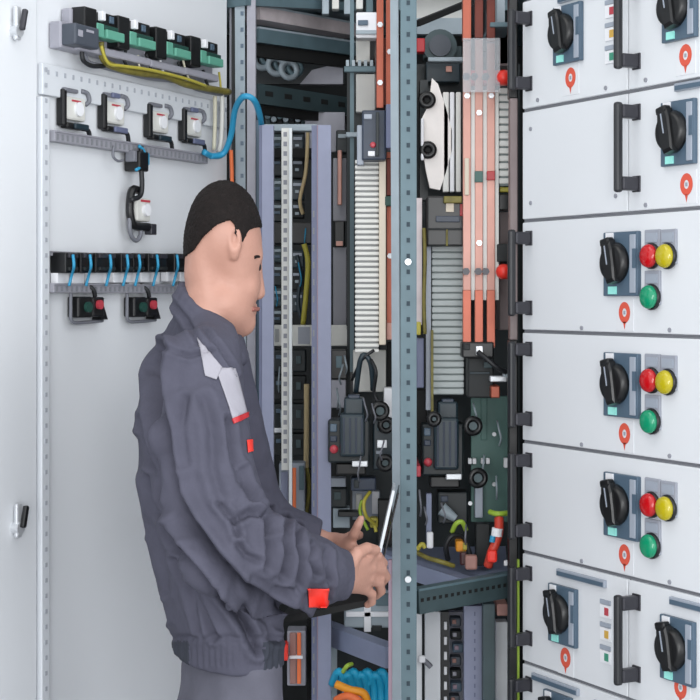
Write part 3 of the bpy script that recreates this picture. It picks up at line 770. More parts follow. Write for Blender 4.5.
for i,(px,py,rr,Y) in enumerate(((380,411,.013,2.93),(386,425,.011,2.97),(385,463,.011,2.93),(473,426,.013,2.9),(478,478,.0135,2.9),(434,419,.009,2.9))):
    nm=['beside the white relay cover','under the white relay cover','right of the left contactor\'s foot','right of the right contactor\'s top','low on the teal plate','at the top left of the right contactor'][i]
    b=W(); c=P(px,py,Y); b.ring(c,(0.2,-1,0),rr,.0055,'black',seg=20); b.cyl(c,c+Vector((0,.02,0)),rr*.6,'galv_dark',seg=14); b.cyl(c+Vector((0,.018,0)),c+Vector((0,.08,0)),.004,'black'); solo('ring_terminal',b,'black ring terminal %s'%nm,'ring terminal','ring terminals around the contactors')
dev('relay_block','dark teal relay block right of the left contactor','relay',373,418,394,470,3.0,.05,'teal_device',(('silver_contact',377,440,387,448,'silver'),('terminal',377,426,384,431,'galv'),('terminal',382,455,390,465,'black'),('terminal',376,451,382,454,'plate_light')))
dev('fuse_block','navy block below the left contactor','fuse block',351,478,376,491,3.0,.05,'navy',(('terminal',354,480,359,488,'teal_dark'),))
b=W(); pbox(b,329,478,346,487,3.05,.03,'plate_light'); solo('bracket',b,'pale bracket left of the navy block','bracket')
dev('relay_block','dark relay block behind the man\'s thumb','relay',331,488,347,508,3.1,.04,'teal_dark',(('terminal',334,492,341,500,'galv_dark'),))
b=W(); pbox(b,352,491,380,520,3.15,.02,'plate_light'); pbox(b,356,494,362,514,3.14,.01,'off_white',.001); pbox(b,372,492,379,514,3.14,.01,'label_white',.001); solo('cover_plate',b,'pale plate behind the raised finger','plate')
b=W(); pbox(b,338,512,362,517,3.05,.04,'black'); solo('module_block',b,'flat black block right above the man\'s wrist','module')
b=W(); pbox(b,333,508,350,528,3.12,.04,'galv_light'); solo('bracket',b,'light bracket just above the far wrist','bracket')
wire3('cable','yellow-green wire behind the raised finger','cable',[(370,492,3.0),(364,502,2.98),(366,516,2.98),(374,524,3.0),(376,532,3.0)],.0035,'cable_yellow')
wire3('cable','second yellow-green wire nearer the tablet edge','cable',[(362,500,3.02),(360,512,3.02),(368,530,3.02)],.003,'cable_green')
dev('terminal_block','yellow terminal block behind the fingers','terminal block',370,518,378,528,3.04,.03,'cable_yellow',(('terminal',371.5,521,376,525,'cable_olive'),))
b=W(); pbox(b,378,500,396,546,3.06,.03,'black'); pbox(b,384,527,391,540,3.055,.01,'screen_red',.001); solo('module_block',b,'black module between the tablet and the corner post','module')
# tray beam behind hands (towards left-far)
d_=Vector((-.469,.883,0)).normalized()
xbar('tray_beam','lilac grey tray beam passing behind the corner post at hand height',P(372,556,3.0),P(470,588,2.86)-Vector((0,0,0)),.032,.03,'tray_lilac')
b=W(); a=P(372,545,3.02); pl=[(P(330,0,3.2).x,3.22),(P(372,0,3.04).x,3.04),(P(470,0,2.9).x,2.9),(P(508,0,2.95).x,2.96),(P(508,0,3.2).x,3.25)]
b.prism(pl,'z',P(0,566,2.95).z-.02,P(0,566,2.95).z-.01,'tray_lilac'); solo('shelf_plate',b,'lilac grey shelf plate under the lower wiring','shelf')
# perforated beam right of post
xbar('cross_bar','dark perforated steel beam from the corner post to the drawer cabinet',P(416,602,2.76),P(510,585,2.86),.040,.02,'galv_dark','galv',(16,.006,.006,.004))
# lower shelf beam left of post
xbar('shelf_beam','lilac grey shelf beam sloping down to the corner post below the hands',P(322,630,3.12),P(393,657,2.86),.038,.03,'tray_lilac')
# silver box behind/below hands
dev('terminal_box','silvery box under the man\'s hands','terminal box',344,590,392,628,3.05,.06,'galv_light',(('white_bar',346,612,392,617,'label_white'),('white_bar',364,600,371,632,'label_white'),('terminal',376,594,389,606,'galv'),('slot',372,626,382,631,'dark')))
# lower left
lb=dev('busbar_support','orange and brown busbar support left of the lower lilac upright','busbar support',287,631,306,686,3.05,.05,'case_grey',(('brown_plate',290,633,296,684,'brick'),('orange_bar',297,633,301,684,'orange'),('white_clip',289,656,303,659,'label_white',.012)))
b=W(); pbox(b,281,645,288,661,3.02,.04,'red_plastic'); solo('fuse_holder',b,'small red block beside the man\'s waist','fuse')
b=W(); pbox(b,307,622,315,730,3.1,.04,'black_matte',0); solo('dark_post',b,'dark narrow post beside the lower lilac upright','post')
b=W(); pbox(b,331,640,337,730,3.1,.03,'galv_light',0); solo('edge_profile',b,'pale greenish profile right of the lower lilac upright','profile')
for i in range(7):
    x=338+i*7
    wire3('cable','blue cable loop in the lower bundle','cable',[(x-6,684+i%3,3.0),(x,672+(i%2)*4,2.98),(x+5,676,2.98),(x+8,690,3.0),(x+7,716,3.0)],.0075,'cable_cyan',group='blue cables at the bottom')
wire3('cable','thick orange cable under the blue bundle','cable',[(336,684,2.95),(350,690,2.94),(364,694,2.94),(369,712,2.95)],.008,'amber')
wire3('cable','second orange cable below the thick one','cable',[(336,700,2.95),(348,696,2.93),(362,704,2.93),(364,722,2.95)],.007,'orange')
wire3('cable','pale yellow cable end poking above the blue bundle','cable',[(343,672,2.97),(347,666,2.96),(352,664,2.97)],.004,'cable_green')
b=W(); pbox(b,336,650,390,730,3.3,.03,'teal_dark',0); solo('backing_board',b,'dark panel behind the blue cable bundle','panel')
# ------------------------------------------------------------------ right of the post
b=W(); a=(P(416,24,3.2),P(470,2,3.3)); b.bar(a[0],a[1],.02,.012,'black_matte'); solo('brace_bar',b,'slanting black brace under the roof right of the post','brace')
b=W(); pbox(b,416,-12,466,20,3.5,.02,'duct_white',0); solo('cover_plate',b,'white plate under the roof right of the post','plate')
b=W(); pbox(b,417,18,464,34,3.4,.03,'galv_light',0); solo('cover_plate',b,'pale grey plate above the round dark device','plate')
t=wthing('round_switch','round dark grey switch near the top right of the post','switch',440,56,3.2)
b=W(); c=P(440,46,3.2); b.cyl(c,c+Vector((0,.05,0)),.034,'galv_dark'); b.cyl(c-Vector((0,.008,0)),c,.022,'meter_grey'); b.build('drum',t)
b=W(); pbox(b,424,46,462,58,3.22,.05,'galv_dark'); b.build('base',t)
b=W(); pbox(b,428,57,464,61.5,3.1,.03,'galv_light'); solo('bracket',b,'light horizontal bracket below the round switch','bracket')
b=W(); pbox(b,426,62,460,82,3.2,.04,'teal_device'); pbox(b,446,66,452,72,3.195,.01,'copper_pale',.001); solo('module_block',b,'dark teal module under the light bracket','module')
b=W(); pbox(b,416.5,38,425,52,3.1,.03,'red_deep'); solo('red_clamp',b,'dark red clamp right beside the corner post','clamp')
t=wthing('lever_plate','tapered whitish lever plate with round black holes','lever',435,190,3.0)
b=W(); Y=3.0
poly=[(432,78),(438,84),(446,108),(452,130),(452,150),(446,172),(440,190),(430,188),(426,170),(421,140),(422,118),(429,104)]
b.prism([(P(x,0,Y).x,P(0,y,Y).z) for x,y in poly],'y',Y,Y+.02,'lever_white'); b.build('plate',t)
for px,py,r_ in ((427,100,.011),(428,150,.011)):
    b=W(); c=P(px,py,2.995); b.ring(c,(0,-1,0),r_,.006,'black'); b.cyl(c,c+Vector((0,.004,0)),.009,'black_matte'); b.build('bushing',t)
b=W(); pbox(b,421,118,424,160,2.99,.015,'label_white'); pbox(b,439,100,443,180,3.02,.02,'label_white',.001); b.build('edge',t)
for i,(x0,x1,m_) in enumerate(((443,449,'duct_white'),(450,454.5,'label_white'),(456,461,'duct_white'))):
    b=W(); pbox(b,x0,92,x1,192,3.0,.02,m_); solo('guide_rail',b,'pale vertical guide rail, %s of three left of the copper bars'%(['left','middle','right'][i]),'rail')
dev('breaker_block','large black breaker block above the grey ribbed duct','circuit breaker',427,196,466,246,2.95,.07,'black',(('beige_button',446,203,454,212,'cream'),('yellow_line',446,229,448,246,'cable_olive'),('red_edge',460,204,464,216,'red_deep'),('ridge',428,228,464,230,'dark'),('label_plate',436,216,460,222,'navy')))
b=W(); pbox(b,420,80,428,200,3.1,.05,'teal_dark',0); solo('rear_profile',b,'dark profile between the corner post and the lever plate','profile')
wire3('cable','yellow cable running down beside the corner post','cable',[(424,228,2.95),(425,260,2.95),(424,300,2.95),(425,334,2.95)],.0035,'cable_olive')
b=W(); pbox(b,416.5,198,422,325,2.98,.02,'steel_pink',0); solo('cover_strip',b,'pinkish grey strip along the corner post','strip')
b=W(); pbox(b,426,246,431,410,3.0,.02,'plate_light',0); solo('guide_rail',b,'pale blue grey rail left of the grey ribbed duct','rail')
b=W(); pbox(b,431,330,433.5,412,2.98,.01,'cable_olive',0); solo('thin_rod',b,'thin olive rod along the grey ribbed duct','rod')
b=W(); pbox(b,416.5,322,421,335,2.95,.32,'cable_yellow'); solo('marker_clip',b,'yellow clip beside the corner post','clip')
b=W(); pbox(b,416.5,338,424,388,2.98,.03,'lilac_dark'); solo('cover_plate',b,'blue grey plate beside the corner post below the yellow clip','plate')
b=W(); pbox(b,416.5,390,427,445,3.02,.05,'black_matte'); solo('module_block',b,'black block left of the right contactor','module')
b=W(); pbox(b,416.5,466,421,477,2.93,.34,'led_red'); solo('reset_knob',b,'pink red knob at the corner post, right contactor height','knob')
# three copper bars
for i,(x0,x1) in enumerate(((463,471),(475,483),(487,495))):
    nm=['left','middle','right'][i]
    t=busbar('tall copper busbar, %s one of three in front of the drawers'%nm,0,x0,x1,-15,[346,344,348][i],2.92,'copper_pale' ,(113,243) if i==1 else (96,),group=None)
    b=W(); pbox(b,x0-.3,-14,x1+.3,[40,38,42][i],2.905,.02,'copper_dark' if i!=0 else 'copper',.001); b.build('upper_joint',t)
    b=W(); pbox(b,x0-.2,290,x1+.2,[345,343,347][i],2.912,.012,'copper',.001); b.build('lower_joint',t)
    if i: b=W(); pbox(b,x0,171,x1,[182,180][i-1],2.91,.012,['teal_plate','red_deep'][i-1],.001); b.build('phase_marker',t,['teal phase marker','red phase marker'][i-1])
    else: b=W(); pbox(b,x0+2,158,x1-2,195,2.91,.01,'cream',.001); b.build('phase_marker',t)
for i,(x0,x1) in enumerate(((471.3,474.6),(483.3,486.6),(495.4,498.4))):
    b=W(); pbox(b,x0-.3,90,x1+.3,300,2.925,.01,'duct_white',0); solo('spacer_strip',b,'pale spacer strip between the copper busbars, %s one'%(['left','middle','right'][i]),'strip')
for (y0,y1,nm) in ((70,84,'upper'),(264,279,'lower')):
    t=wthing('busbar_insulator','%s red insulator bar clamping the three copper busbars'%nm,'insulator',490,y1,2.9)
    b=W(); pbox(b,468,y0,510,y1,2.945,.03,'red_plastic',.003); b.build('bar',t)
    for x in (466,485.5,474 if y0<100 else 478): b=W(); c=P(x,(y0+y1)/2,2.9); b.cyl(c,c-Vector((0,.008,0)),.007,'stub',seg=6); b.build('bolt',t)
    b=W(); c=P(504,(y0+y1)/2,2.88); b.lathe(c+Vector((0,.03,0)),(0,-1,0),[(.012,0),(.0135,.012),(.0135,.028),(.010,.036),(.004,.04)],'red_plastic',20); b.build('end_cap',t)
# grey/brown plates right of copper
for i,(x0,y0,x1,y1,m_,lb) in enumerate(((497,30,513,66,'brown_plate','brownish grey plate top right of the copper busbars'),(497,-14,505,24,'galv_light','light grey bracket plate at the top edge beside the copper busbars'),(500,28,509,64,'galv_dark','dark grey strip on the plate top right of the busbars'),(500,212,517,330,'brown_plate','brownish plate between the busbars and the drawers'),(503,214,507,262,'copper_pale','pinkish strip on the brownish plate'))):
    b=W(); pbox(b,x0,y0,x1,y1,3.02-(i%2)*.03,.25,m_,.001); solo('side_plate',b,lb,'plate')
b=W(); pbox(b,500,187,518,192,2.94,.02,'cable_yellow'); solo('marker_clip',b,'yellow band across the strip right of the busbars','band')
b=W(); pbox(b,499,194,518,210,2.93,.04,'black'); solo('module_block',b,'black block below the yellow band','module')
b=W(); pbox(b,490,22,512,27,2.9,.3,'galv'); solo('bracket',b,'grey bracket joining the busbars to the cabinet edge','bracket')
b=W(); pbox(b,497,244,510,262,2.92,.35,'dark'); solo('module_block',b,'small dark block above the lower insulator','module')
# below copper
t=dev('cable_lug_block','black cable lug block at the foot of the copper busbars','terminal block',462,342,494,358,2.9,.05,'black',(('silver_screw',476,346,483,355,'silver'),('terminal',464,344,470,350,'dark')))
dev('relay_block','dark grey relay block under the copper busbars','relay',468,357,494,398,2.93,.06,'dark',(('terminal',484,362,492,368,'galv_dark'),('ridge',470,372,490,374,'teal_device')))
b=W(); pbox(b,490,376,507,382,2.88,.02,'silver'); pbox(b,503,370,510,378,2.88,.02,'galv_light'); solo('bracket',b,'silver bracket beside the dark relay block','bracket')
b=W(); pbox(b,491,386,500,398,2.9,.36,'copper'); solo('copper_stub',b,'short copper stub under the silver bracket','copper plate')
wire3('cable','black cable slanting across the foot of the busbars','cable',[(478,352,2.88),(488,360,2.87),(498,368,2.87),(506,372,2.88)],.005,'cable_black')
b=W(); pbox(b,471,396,509,522,3.02,.01,'teal_plate',.001); pbox(b,481,398,487,440,3.015,.01,'teal_plate',.001)
for px,py in ((494,434),(494,484),(470,503)): c=P(px,py,3.015); b.cyl(c,c-Vector((0,.006,0)),.004,'silver',seg=10)
solo('mounting_plate',b,'teal green mounting plate right of the right contactor','plate')
for i,x in enumerate((470,474.5,483,488)):
    b=W(); pbox(b,x-1.8,458.5,x+1.8,464,3.0,.015,'label_white',.001); solo('terminal_screw',b,'white terminal on the teal plate, %s from the left'%(['first','second','third','fourth'][i]),'terminal','white terminals on the teal plate')
b=W(); pbox(b,504,458,508,468,3.0,.015,'label_white'); solo('terminal_screw',b,'single white terminal at the right edge of the teal plate','terminal')
dev('fuse_block','dark teal block under the right contactor','fuse block',438,492,468,524,3.0,.05,'teal_dark',(('terminal',441,496,448,502,'navy'),))
b=W(); c=P(448,512,2.97); b.cyl(c+Vector((-.012,0,.006)),c+Vector((.014,-.004,-.012)),.013,'galv_light',r1=.007); solo('cable_socket',b,'pale grey cone shaped socket under the right contactor','socket')
b=W(); pbox(b,426.5,494,431.5,548,2.95,.02,'tray_lilac',0); solo('strut',b,'thin lilac strut right of the corner post near the shelf','strut')
b=W(); c=P(430,540,2.93); b.rbox(c,(.012,.012,.03),'label_white',.003); solo('cable_tie',b,'white tie at the foot of the lilac strut','tie')
b=W(); pbox(b,475,480,483,518,2.99,.02,'plate_light'); solo('cover_strip',b,'light grey strip on the lower teal plate','strip')
wire3('cable','yellow-green wire curling below the cone shaped socket','cable',[(452,532,2.93),(456,524,2.92),(462,522,2.92),(466,530,2.93)],.0045,'cable_green')
wire3('cable','yellow cable lying along the shelf','cable',[(416,552,2.9),(428,558,2.88),(442,562,2.87),(454,566,2.88)],.0045,'cable_olive')
wire3('cable','yellow wire end on the shelf, nearest the corner post','cable',[(417,550,2.88),(422,544,2.88),(425,548,2.88)],.004,'cable_yellow')
dev('terminal_block','amber terminal block near the shelf','terminal block',456,541,468,552,2.93,.03,'amber',(('terminal',463,543,467,550,'cable_yellow'),))
wire3('cable','dark cable loop behind the amber block','cable',[(448,560,2.93),(446,546,2.92),(452,536,2.92),(464,538,2.93),(470,556,2.93)],.005,'cable_black')
b=W(); c=P(471,562,2.88); b.rbox(c,(.022,.02,.026),'brick',.004); solo('copper_nut',b,'reddish brown nut resting on the shelf','nut')
b=W(); c=P(463,558,2.9); b.rbox(c,(.012,.02,.024),'screen_red',.003); solo('copper_nut',b,'darker brown nut behind the reddish one','nut')
b=W(); pbox(b,476,524,490,566,2.95,.03,'dark'); solo('module_block',b,'dark block left of the red cable','module')
t=wthing('red_cable','thick red cable with white and blue sleeve by the drawers','cable',495,565,2.86)
b=W(); b.tube([P(499,518,2.86),P(499,530,2.85),P(496,542,2.85),P(492,552,2.85),P(488,566,2.86)],.0085,'cable_red'); b.build('sheath',t)
b=W(); b.cyl(P(497.5,528,2.848),P(496.5,536,2.848),.0098,'label_white'); b.build('white_sleeve',t)
b=W(); b.cyl(P(493,536,2.843),P(492,542,2.843),.005,'cable_blue'); b.build('blue_sleeve',t)
b=W(); b.rbox(P(492,556,2.84),(.018,.02,.022),'red_plastic',.005); b.build('red_clip',t)
wire3('cable','yellow-green cable at the top of the red cable','cable',[(490,512,2.88),(498,514,2.86),(508,513,2.87)],.005,'cable_green')
b=W(); b.rbox(P(506,563,2.86),(.008,.008,.01),'label_white',.002); solo('terminal_screw',b,'white screw head beside the cabinet column above the beam','screw')
# edge column of the drawer cabinet
b=W(); pbox(b,509,-14,518,98,2.80,.03,'black',.002); pbox(b,510,98,518,340,2.80,.03,'brown_plate',.002); pbox(b,509,340,518,1153,2.80,.03,'black',.002); solo('edge_column',b,'black vertical column where the open cabinet meets the drawers','column')
b=W(); pbox(b,517.5,560,519.5,730,2.79,.01,'cable_green',0); solo('earth_strip',b,'thin green strip along the black column near the bottom','strip')
# below the beam
for i,(x0,x1,y0,m_,Y,lb,nm) in enumerate(((416,422,614,'panel_white',2.95,'narrow white profile beside the corner post under the beam','profile'),(425,440.5,612,'panel_white',3.0,'white vertical panel under the perforated beam, left one','panel'),(464,482,606,'lilac',2.97,'lilac vertical panel with a dotted line under the beam','panel'),(483,495,604,'galv_dark',2.9,'dark teal upright under the perforated beam','upright'),(496,507.5,622,'panel_white',2.95,'white vertical panel next to the black column','panel'))):
    b=W(); pbox(b,x0,y0,x1,1105 if Y<3 else 1090,Y,.03,m_,.001)
    if x0==464:
        y=612
        while y<740: pbox(b,474,y,475.5,y+4,Y-.001,.002,'lilac_dark',0); y+=9
    solo({'panel':'divider_board','profile':'edge_profile','upright':'steel_upright'}[nm],b,lb,nm)
b=W(); pbox(b,416,610,520,760,3.3,.02,'black_matte',0); solo('backing_board',b,'black panel behind the white and lilac panels below the beam','panel')
t=wthing('chain_duct','black slotted strip with white links under the beam','strip',445,760,3.02)
b=W(); pbox(b,441,612,449,1085,3.02,.02,'black',0); b.build('strip',t)
b=W(); y=622
while y<740: pbox(b,444,y,447,y+8,3.015,.006,'label_white',.001); y+=15
b.build('links',t)
rng=random.Random(11)
for i in range(9):
    y=618+i*13; x=453+rng.uniform(-1,4)
    t=dev('small_terminal','small dark terminal in the column beside the lilac panel','terminal',x-4,y,x+7,y+9,3.05,.03,('meter_grey','dark','plate_blue')[i%3],(('terminal',x-2,y+2,x+2,y+6,('brick','case_grey','plum_edge')[i%3]),),'small terminals under the beam')
b=W(); pbox(b,449,612,464,1060,3.12,.02,'case_grey',0); solo('backing_board',b,'pinkish grey backing behind the small terminals','panel')
b=W(); b.tube([P(420,658,2.93),P(426,662,2.93),P(431,667,2.93)],.005,'cable_grey'); b.rbox(P(422,659,2.92),(.012,.01,.012),'label_white',.002); solo('door_catch',b,'small grey and white catch on the left white panel','catch')
b=W(); pbox(b,497,604,508,616,2.9,.36,'brick'); solo('copper_nut',b,'reddish brown block under the beam by the black column','block')

ribbed('ribbed_duct','short pale ribbed duct between the busbars and the top drawers',499,509.5,88,186,2.93,'duct_white','duct_grey_gap',7.5,.3,.75)
b=W(); pbox(b,463,38,500,92,2.88,.004,'clear_cover',0); solo('clear_cover',b,'clear plastic cover in front of the upper copper busbars','cover')
b=W(); pbox(b,444,196,462,203,2.93,.03,'cable_olive'); solo('cable_tie',b,'olive tie above the large black breaker block','tie')

rng=random.Random(21)
def loops(n,x0,x1,y0,y1,Y,m,name,label,group,r=.0024,drop=26):
    for i in range(n):
        x=rng.uniform(x0,x1); y=rng.uniform(y0,y1); dx=rng.uniform(-4,4); d=rng.uniform(.6,1)*drop
        wire3('wire',label,'wire',[(x,y,Y+.02),(x+dx*.4,y+d*.3,Y),(x+dx,y+d*.7,Y),(x+dx*.5,y+d,Y+.02)],r,m,group)
loops(4,334,352,352,405,3.05,'galv_light','wire','thin pale wire hanging between the wide lilac upright and the left contactor','pale wires left of the left contactor',.0018)
loops(4,356,388,395,470,2.9,'cable_grey','wire','thin grey wire hanging in front of the left contactor','grey wires over the left contactor',.0016)
loops(4,466,506,400,500,2.95,'galv_light','wire','thin pale wire hanging over the teal green plate','pale wires over the teal plate',.0018)
loops(4,418,470,486,530,2.9,'cable_grey','wire','thin grey wire hanging below the right contactor','grey wires below the right contactor',.0018)
loops(4,273,310,350,450,3.36,'galv_light','wire','thin pale wire in the lower gap between the lilac uprights','pale wires between the uprights',.0018)
loops(4,273,310,140,320,3.36,'cable_blue','wire','thin blue wire in the upper gap between the lilac uprights','thin blue wires between the uprights',.0014)
# ------------------------------------------------------------------ the technician
class Grid:
    def __init__(s, lo, hi, h):
        s.lo=np.array(lo,float); s.h=h; s.n=np.ceil((np.array(hi)-s.lo)/h).astype(int)+1
        s.d=np.full(s.n,.05,np.float32)
        s.ax=[s.lo[i]+h*np.arange(s.n[i]) for i in range(3)]
    def sub(s, lo, hi):
        a=np.clip(np.floor((np.array(lo)-s.lo)/s.h).astype(int),0,s.n-1); b=np.clip(np.ceil((np.array(hi)-s.lo)/s.h).astype(int)+1,1,s.n)
        sl=tuple(slice(a[i],max(b[i],a[i]+1)) for i in range(3))
        X=s.ax[0][sl[0]][:,None,None]; Y=s.ax[1][sl[1]][None,:,None]; Z=s.ax[2][sl[2]][None,None,:]
        return sl,X,Y,Z
    def smin(s, sl, q, k):
        a=s.d[sl]
        if k<=0: s.d[sl]=np.minimum(a,q); return
        h=np.maximum(k-np.abs(a-q),0)/k; s.d[sl]=np.minimum(a,q)-h*h*k*.25
    def cap(s, a, b, ra, rb=None, k=.01, ys=1.0):
        rb=ra if rb is None else rb; a=np.array(a,float); b=np.array(b,float); m=max(ra,rb)/min(ys,1)*max(ys,1)+k+.02
        sl,X,Y,Z=s.sub(np.minimum(a,b)-m,np.maximum(a,b)+m)
        d=b-a; L=max(d@d,1e-12); t=np.clip(((X-a[0])*d[0]+(Y-a[1])*d[1]+(Z-a[2])*d[2])/L,0,1)
        q=np.sqrt((X-a[0]-t*d[0])**2+((Y-a[1]-t*d[1])/ys)**2+(Z-a[2]-t*d[2])**2)-(ra+(rb-ra)*t)
        s.smin(sl,q.astype(np.float32),k)
    def chain(s, pts, rs, k=.01, ys=1.0):
        for i in range(len(pts)-1): s.cap(pts[i],pts[i+1],rs[i],rs[i+1],k,ys)
    def ell(s, c, r, k=.01, sub=False, ang=0):
        c=np.array(c,float); r=np.array(r,float); m=r.max()+k+.02
        sl,X,Y,Z=s.sub(c-m,c+m); x=X-c[0]; y=Y-c[1]; z=Z-c[2]
        if ang: x,y=x*math.cos(ang)+y*math.sin(ang),-x*math.sin(ang)+y*math.cos(ang)
        k0=np.sqrt((x/r[0])**2+(y/r[1])**2+(z/r[2])**2)+1e-9
        k1=np.sqrt((x/r[0]**2)**2+(y/r[1]**2)**2+(z/r[2]**2)**2)+1e-9
        q=k0*(k0-1)/k1
        if sub:
            a=s.d[sl]; q=-q; h=np.maximum(k-np.abs(a-q),0)/max(k,1e-6); s.d[sl]=np.maximum(a,q)+h*h*k*.25
        else: s.smin(sl,q.astype(np.float32),k)
    def column(s, rings, k=.02, ang=.35, grow=0, cap=.0):
        """rings: (z, cx, cy, half width seen in x, long half axis)"""
        rings=sorted(rings); z=np.array([r[0] for r in rings]); sl,X,Y,Z=s.sub((s.lo[0],s.lo[1],z[0]-.03),(s.ax[0][-1],s.ax[1][-1],z[-1]+.03))
        f=lambda i: np.interp(Z,z,[r[i] for r in rings])
        cx,cy,hw,b=f(1),f(2),f(3)+grow,f(4)+grow
        a=np.sqrt(np.maximum(hw**2-(b*math.sin(ang))**2,.0004))/math.cos(ang)
        x=X-cx; y=Y-cy; u=x*math.cos(ang)+y*math.sin(ang); v=-x*math.sin(ang)+y*math.cos(ang)
        k0=(np.abs(u/a)**2.2+np.abs(v/b)**2.2)**(1/2.2)
        q=(k0-1)*np.minimum(a,b)
        q=np.maximum(q,np.maximum(z[0]-Z,Z-z[-1]))
        s.smin(sl,q.astype(np.float32),k)
    def cut(s, p, n, lo, hi):
        """remove the half space in direction n beyond p inside the box"""
        sl,X,Y,Z=s.sub(lo,hi); n=np.array(n,float); n/=np.linalg.norm(n)
        q=(X-p[0])*n[0]+(Y-p[1])*n[1]+(Z-p[2])*n[2]; s.d[sl]=np.maximum(s.d[sl],q.astype(np.float32))
    def mesh(s, smooth=1):
        d=s.d; ins=d<0
        nx,ny,nz=d.shape
        c=[ins[i:nx-1+i,j:ny-1+j,k:nz-1+k] for i in(0,1) for j in(0,1) for k in(0,1)]
        cnt=sum(a.astype(np.int8) for a in c); act=(cnt>0)&(cnt<8)
        idx=np.full(act.shape,-1,np.int64); A=np.argwhere(act); idx[act]=np.arange(len(A))
        pos=np.zeros((len(A),3)); num=np.zeros(len(A))
        cor=[(i,j,k) for i in(0,1) for j in(0,1) for k in(0,1)]
        for p in range(8):
            for q in range(p+1,8):
                if sum(abs(cor[p][t]-cor[q][t]) for t in range(3))!=1: continue
                a=d[A[:,0]+cor[p][0],A[:,1]+cor[p][1],A[:,2]+cor[p][2]]; b=d[A[:,0]+cor[q][0],A[:,1]+cor[q][1],A[:,2]+cor[q][2]]
                m=(a<0)!=(b<0); t=np.where(m,a/np.where(m,a-b,1),0)
                for ax in range(3): pos[:,ax]+=np.where(m,cor[p][ax]+t*(cor[q][ax]-cor[p][ax]),0)
                num+=m
        V=s.lo+(A+pos/num[:,None])*s.h
        Fs=[]
        for ax in range(3):
            sl0=[slice(None)]*3; sl1=[slice(None)]*3; sl0[ax]=slice(0,-1); sl1[ax]=slice(1,None)
            e=ins[tuple(sl0)]!=ins[tuple(sl1)]; E=np.argwhere(e); u,v=[(1,2),(2,0),(0,1)][ax]
            ok=(E[:,u]>0)&(E[:,v]>0)&(E[:,u]<d.shape[u]-1)&(E[:,v]<d.shape[v]-1); E=E[ok]
            def g(du,dv):
                Q=E.copy(); Q[:,u]+=du; Q[:,v]+=dv; return idx[Q[:,0],Q[:,1],Q[:,2]]
            q=np.stack([g(-1,-1),g(0,-1),g(0,0),g(-1,0)],1)
            fl=ins[tuple(sl0)][E[:,0]*1,E[:,1]*1,E[:,2]*1]
            q[~fl]=q[~fl][:,::-1]; Fs.append(q)
        Q=np.concatenate(Fs); 
        for _ in range(smooth): V=relax(V,Q)
        return V,Q
def relax(V,Q,w=.5):
    S=np.zeros_like(V); n=np.zeros(len(V))
    for a,b in ((0,1),(1,2),(2,3),(3,0)):
        for i,j in ((a,b),(b,a)):
            for ax in range(3): S[:,ax]+=np.bincount(Q[:,i],V[Q[:,j],ax],len(V))
            n+=np.bincount(Q[:,i],minlength=len(V))
    return V*(1-w)+w*S/np.maximum(n,1)[:,None]
def normals(V,Q):
    n=np.cross(V[Q[:,2]]-V[Q[:,0]],V[Q[:,3]]-V[Q[:,1]]); N=np.zeros_like(V)
    for i in range(4):
        for ax in range(3): N[:,ax]+=np.bincount(Q[:,i],n[:,ax],len(V))
    return N/np.maximum(np.linalg.norm(N,axis=1),1e-12)[:,None]
def npmesh(name,V,Q,m,parent=None,label=None,mi=None,extra=()):
    base=np.array(ROOTS[parent.name].to_translation()) if parent is not None else np.zeros(3)
    used=np.unique(Q); mp=np.full(len(V),-1); mp[used]=np.arange(len(used)); V=V[used]; Q=mp[Q]
    me=bpy.data.meshes.new(name); me.vertices.add(len(V)); me.vertices.foreach_set('co',(V-base).astype(np.float32).ravel())
    me.loops.add(Q.size); me.loops.foreach_set('vertex_index',Q.astype(np.int32).ravel())
    me.polygons.add(len(Q)); me.polygons.foreach_set('loop_start',np.arange(0,Q.size,4,dtype=np.int32))
    me.materials.append(MATS[m]); 
    for e in extra: me.materials.append(MATS[e])
    if mi is not None: me.polygons.foreach_set('material_index',mi.astype(np.int32))
    me.polygons.foreach_set('use_smooth',np.ones(len(Q),bool)); me.update(calc_edges=True)
    o=bpy.data.objects.new(name,me); COL.objects.link(o)
    if parent is not None: o.parent=parent; ROOTS[o.name]=ROOTS[parent.name]
    if label: o['label']=label
    return o
def pix(V): return 350+V[:,0]/V[:,1]*F, 297-(V[:,2]-EYE)/V[:,1]*F
def inside(px,py,poly):
    r=np.zeros(len(px),bool); n=len(poly); j=n-1
    for i in range(n):
        xi,yi=poly[i]; xj,yj=poly[j]
        c=((yi>py)!=(yj>py))&(px<(xj-xi)*(py-yi)/((yj-yi) or 1e-9)+xi); r^=c; j=i
    return r
def pdist(px,py,pl):
    D=np.full(len(px),1e9)
    for (x0,y0),(x1,y1) in zip(pl[:-1],pl[1:]):
        dx,dy=x1-x0,y1-y0; t=np.clip(((px-x0)*dx+(py-y0)*dy)/(dx*dx+dy*dy),0,1)
        D=np.minimum(D,np.hypot(px-x0-t*dx,py-y0-t*dy))
    return D
def Pn(px,py,Y): return np.array(P(px,py,Y))
u=2.42/F      # metres per pixel at the man
YB=2.42
person=thing('person','dark-haired man in grey work jacket, head bent over an open device','person',(P(228,0,YB).x,YB,0))
def ring(py,xl,xr,ry,Y=YB):
    a=P(xl,py,Y); b=P(xr,py,Y); return (a.z,(a.x+b.x)/2,Y,(b.x-a.x)/2,ry)
TOR=[ring(300,184,200,.035),ring(312,175,217,.07),ring(324,165,236,.115),ring(336,158,242,.148),ring(350,149,244,.165),ring(376,138,245,.172),
     ring(412,132,248,.170),ring(440,132,252,.166),ring(488,136,260,.160),ring(536,144,268,.156),ring(585,152,276,.155),ring(614,159,282,.152),ring(634,167,285,.150),ring(655,169,284,.148)]
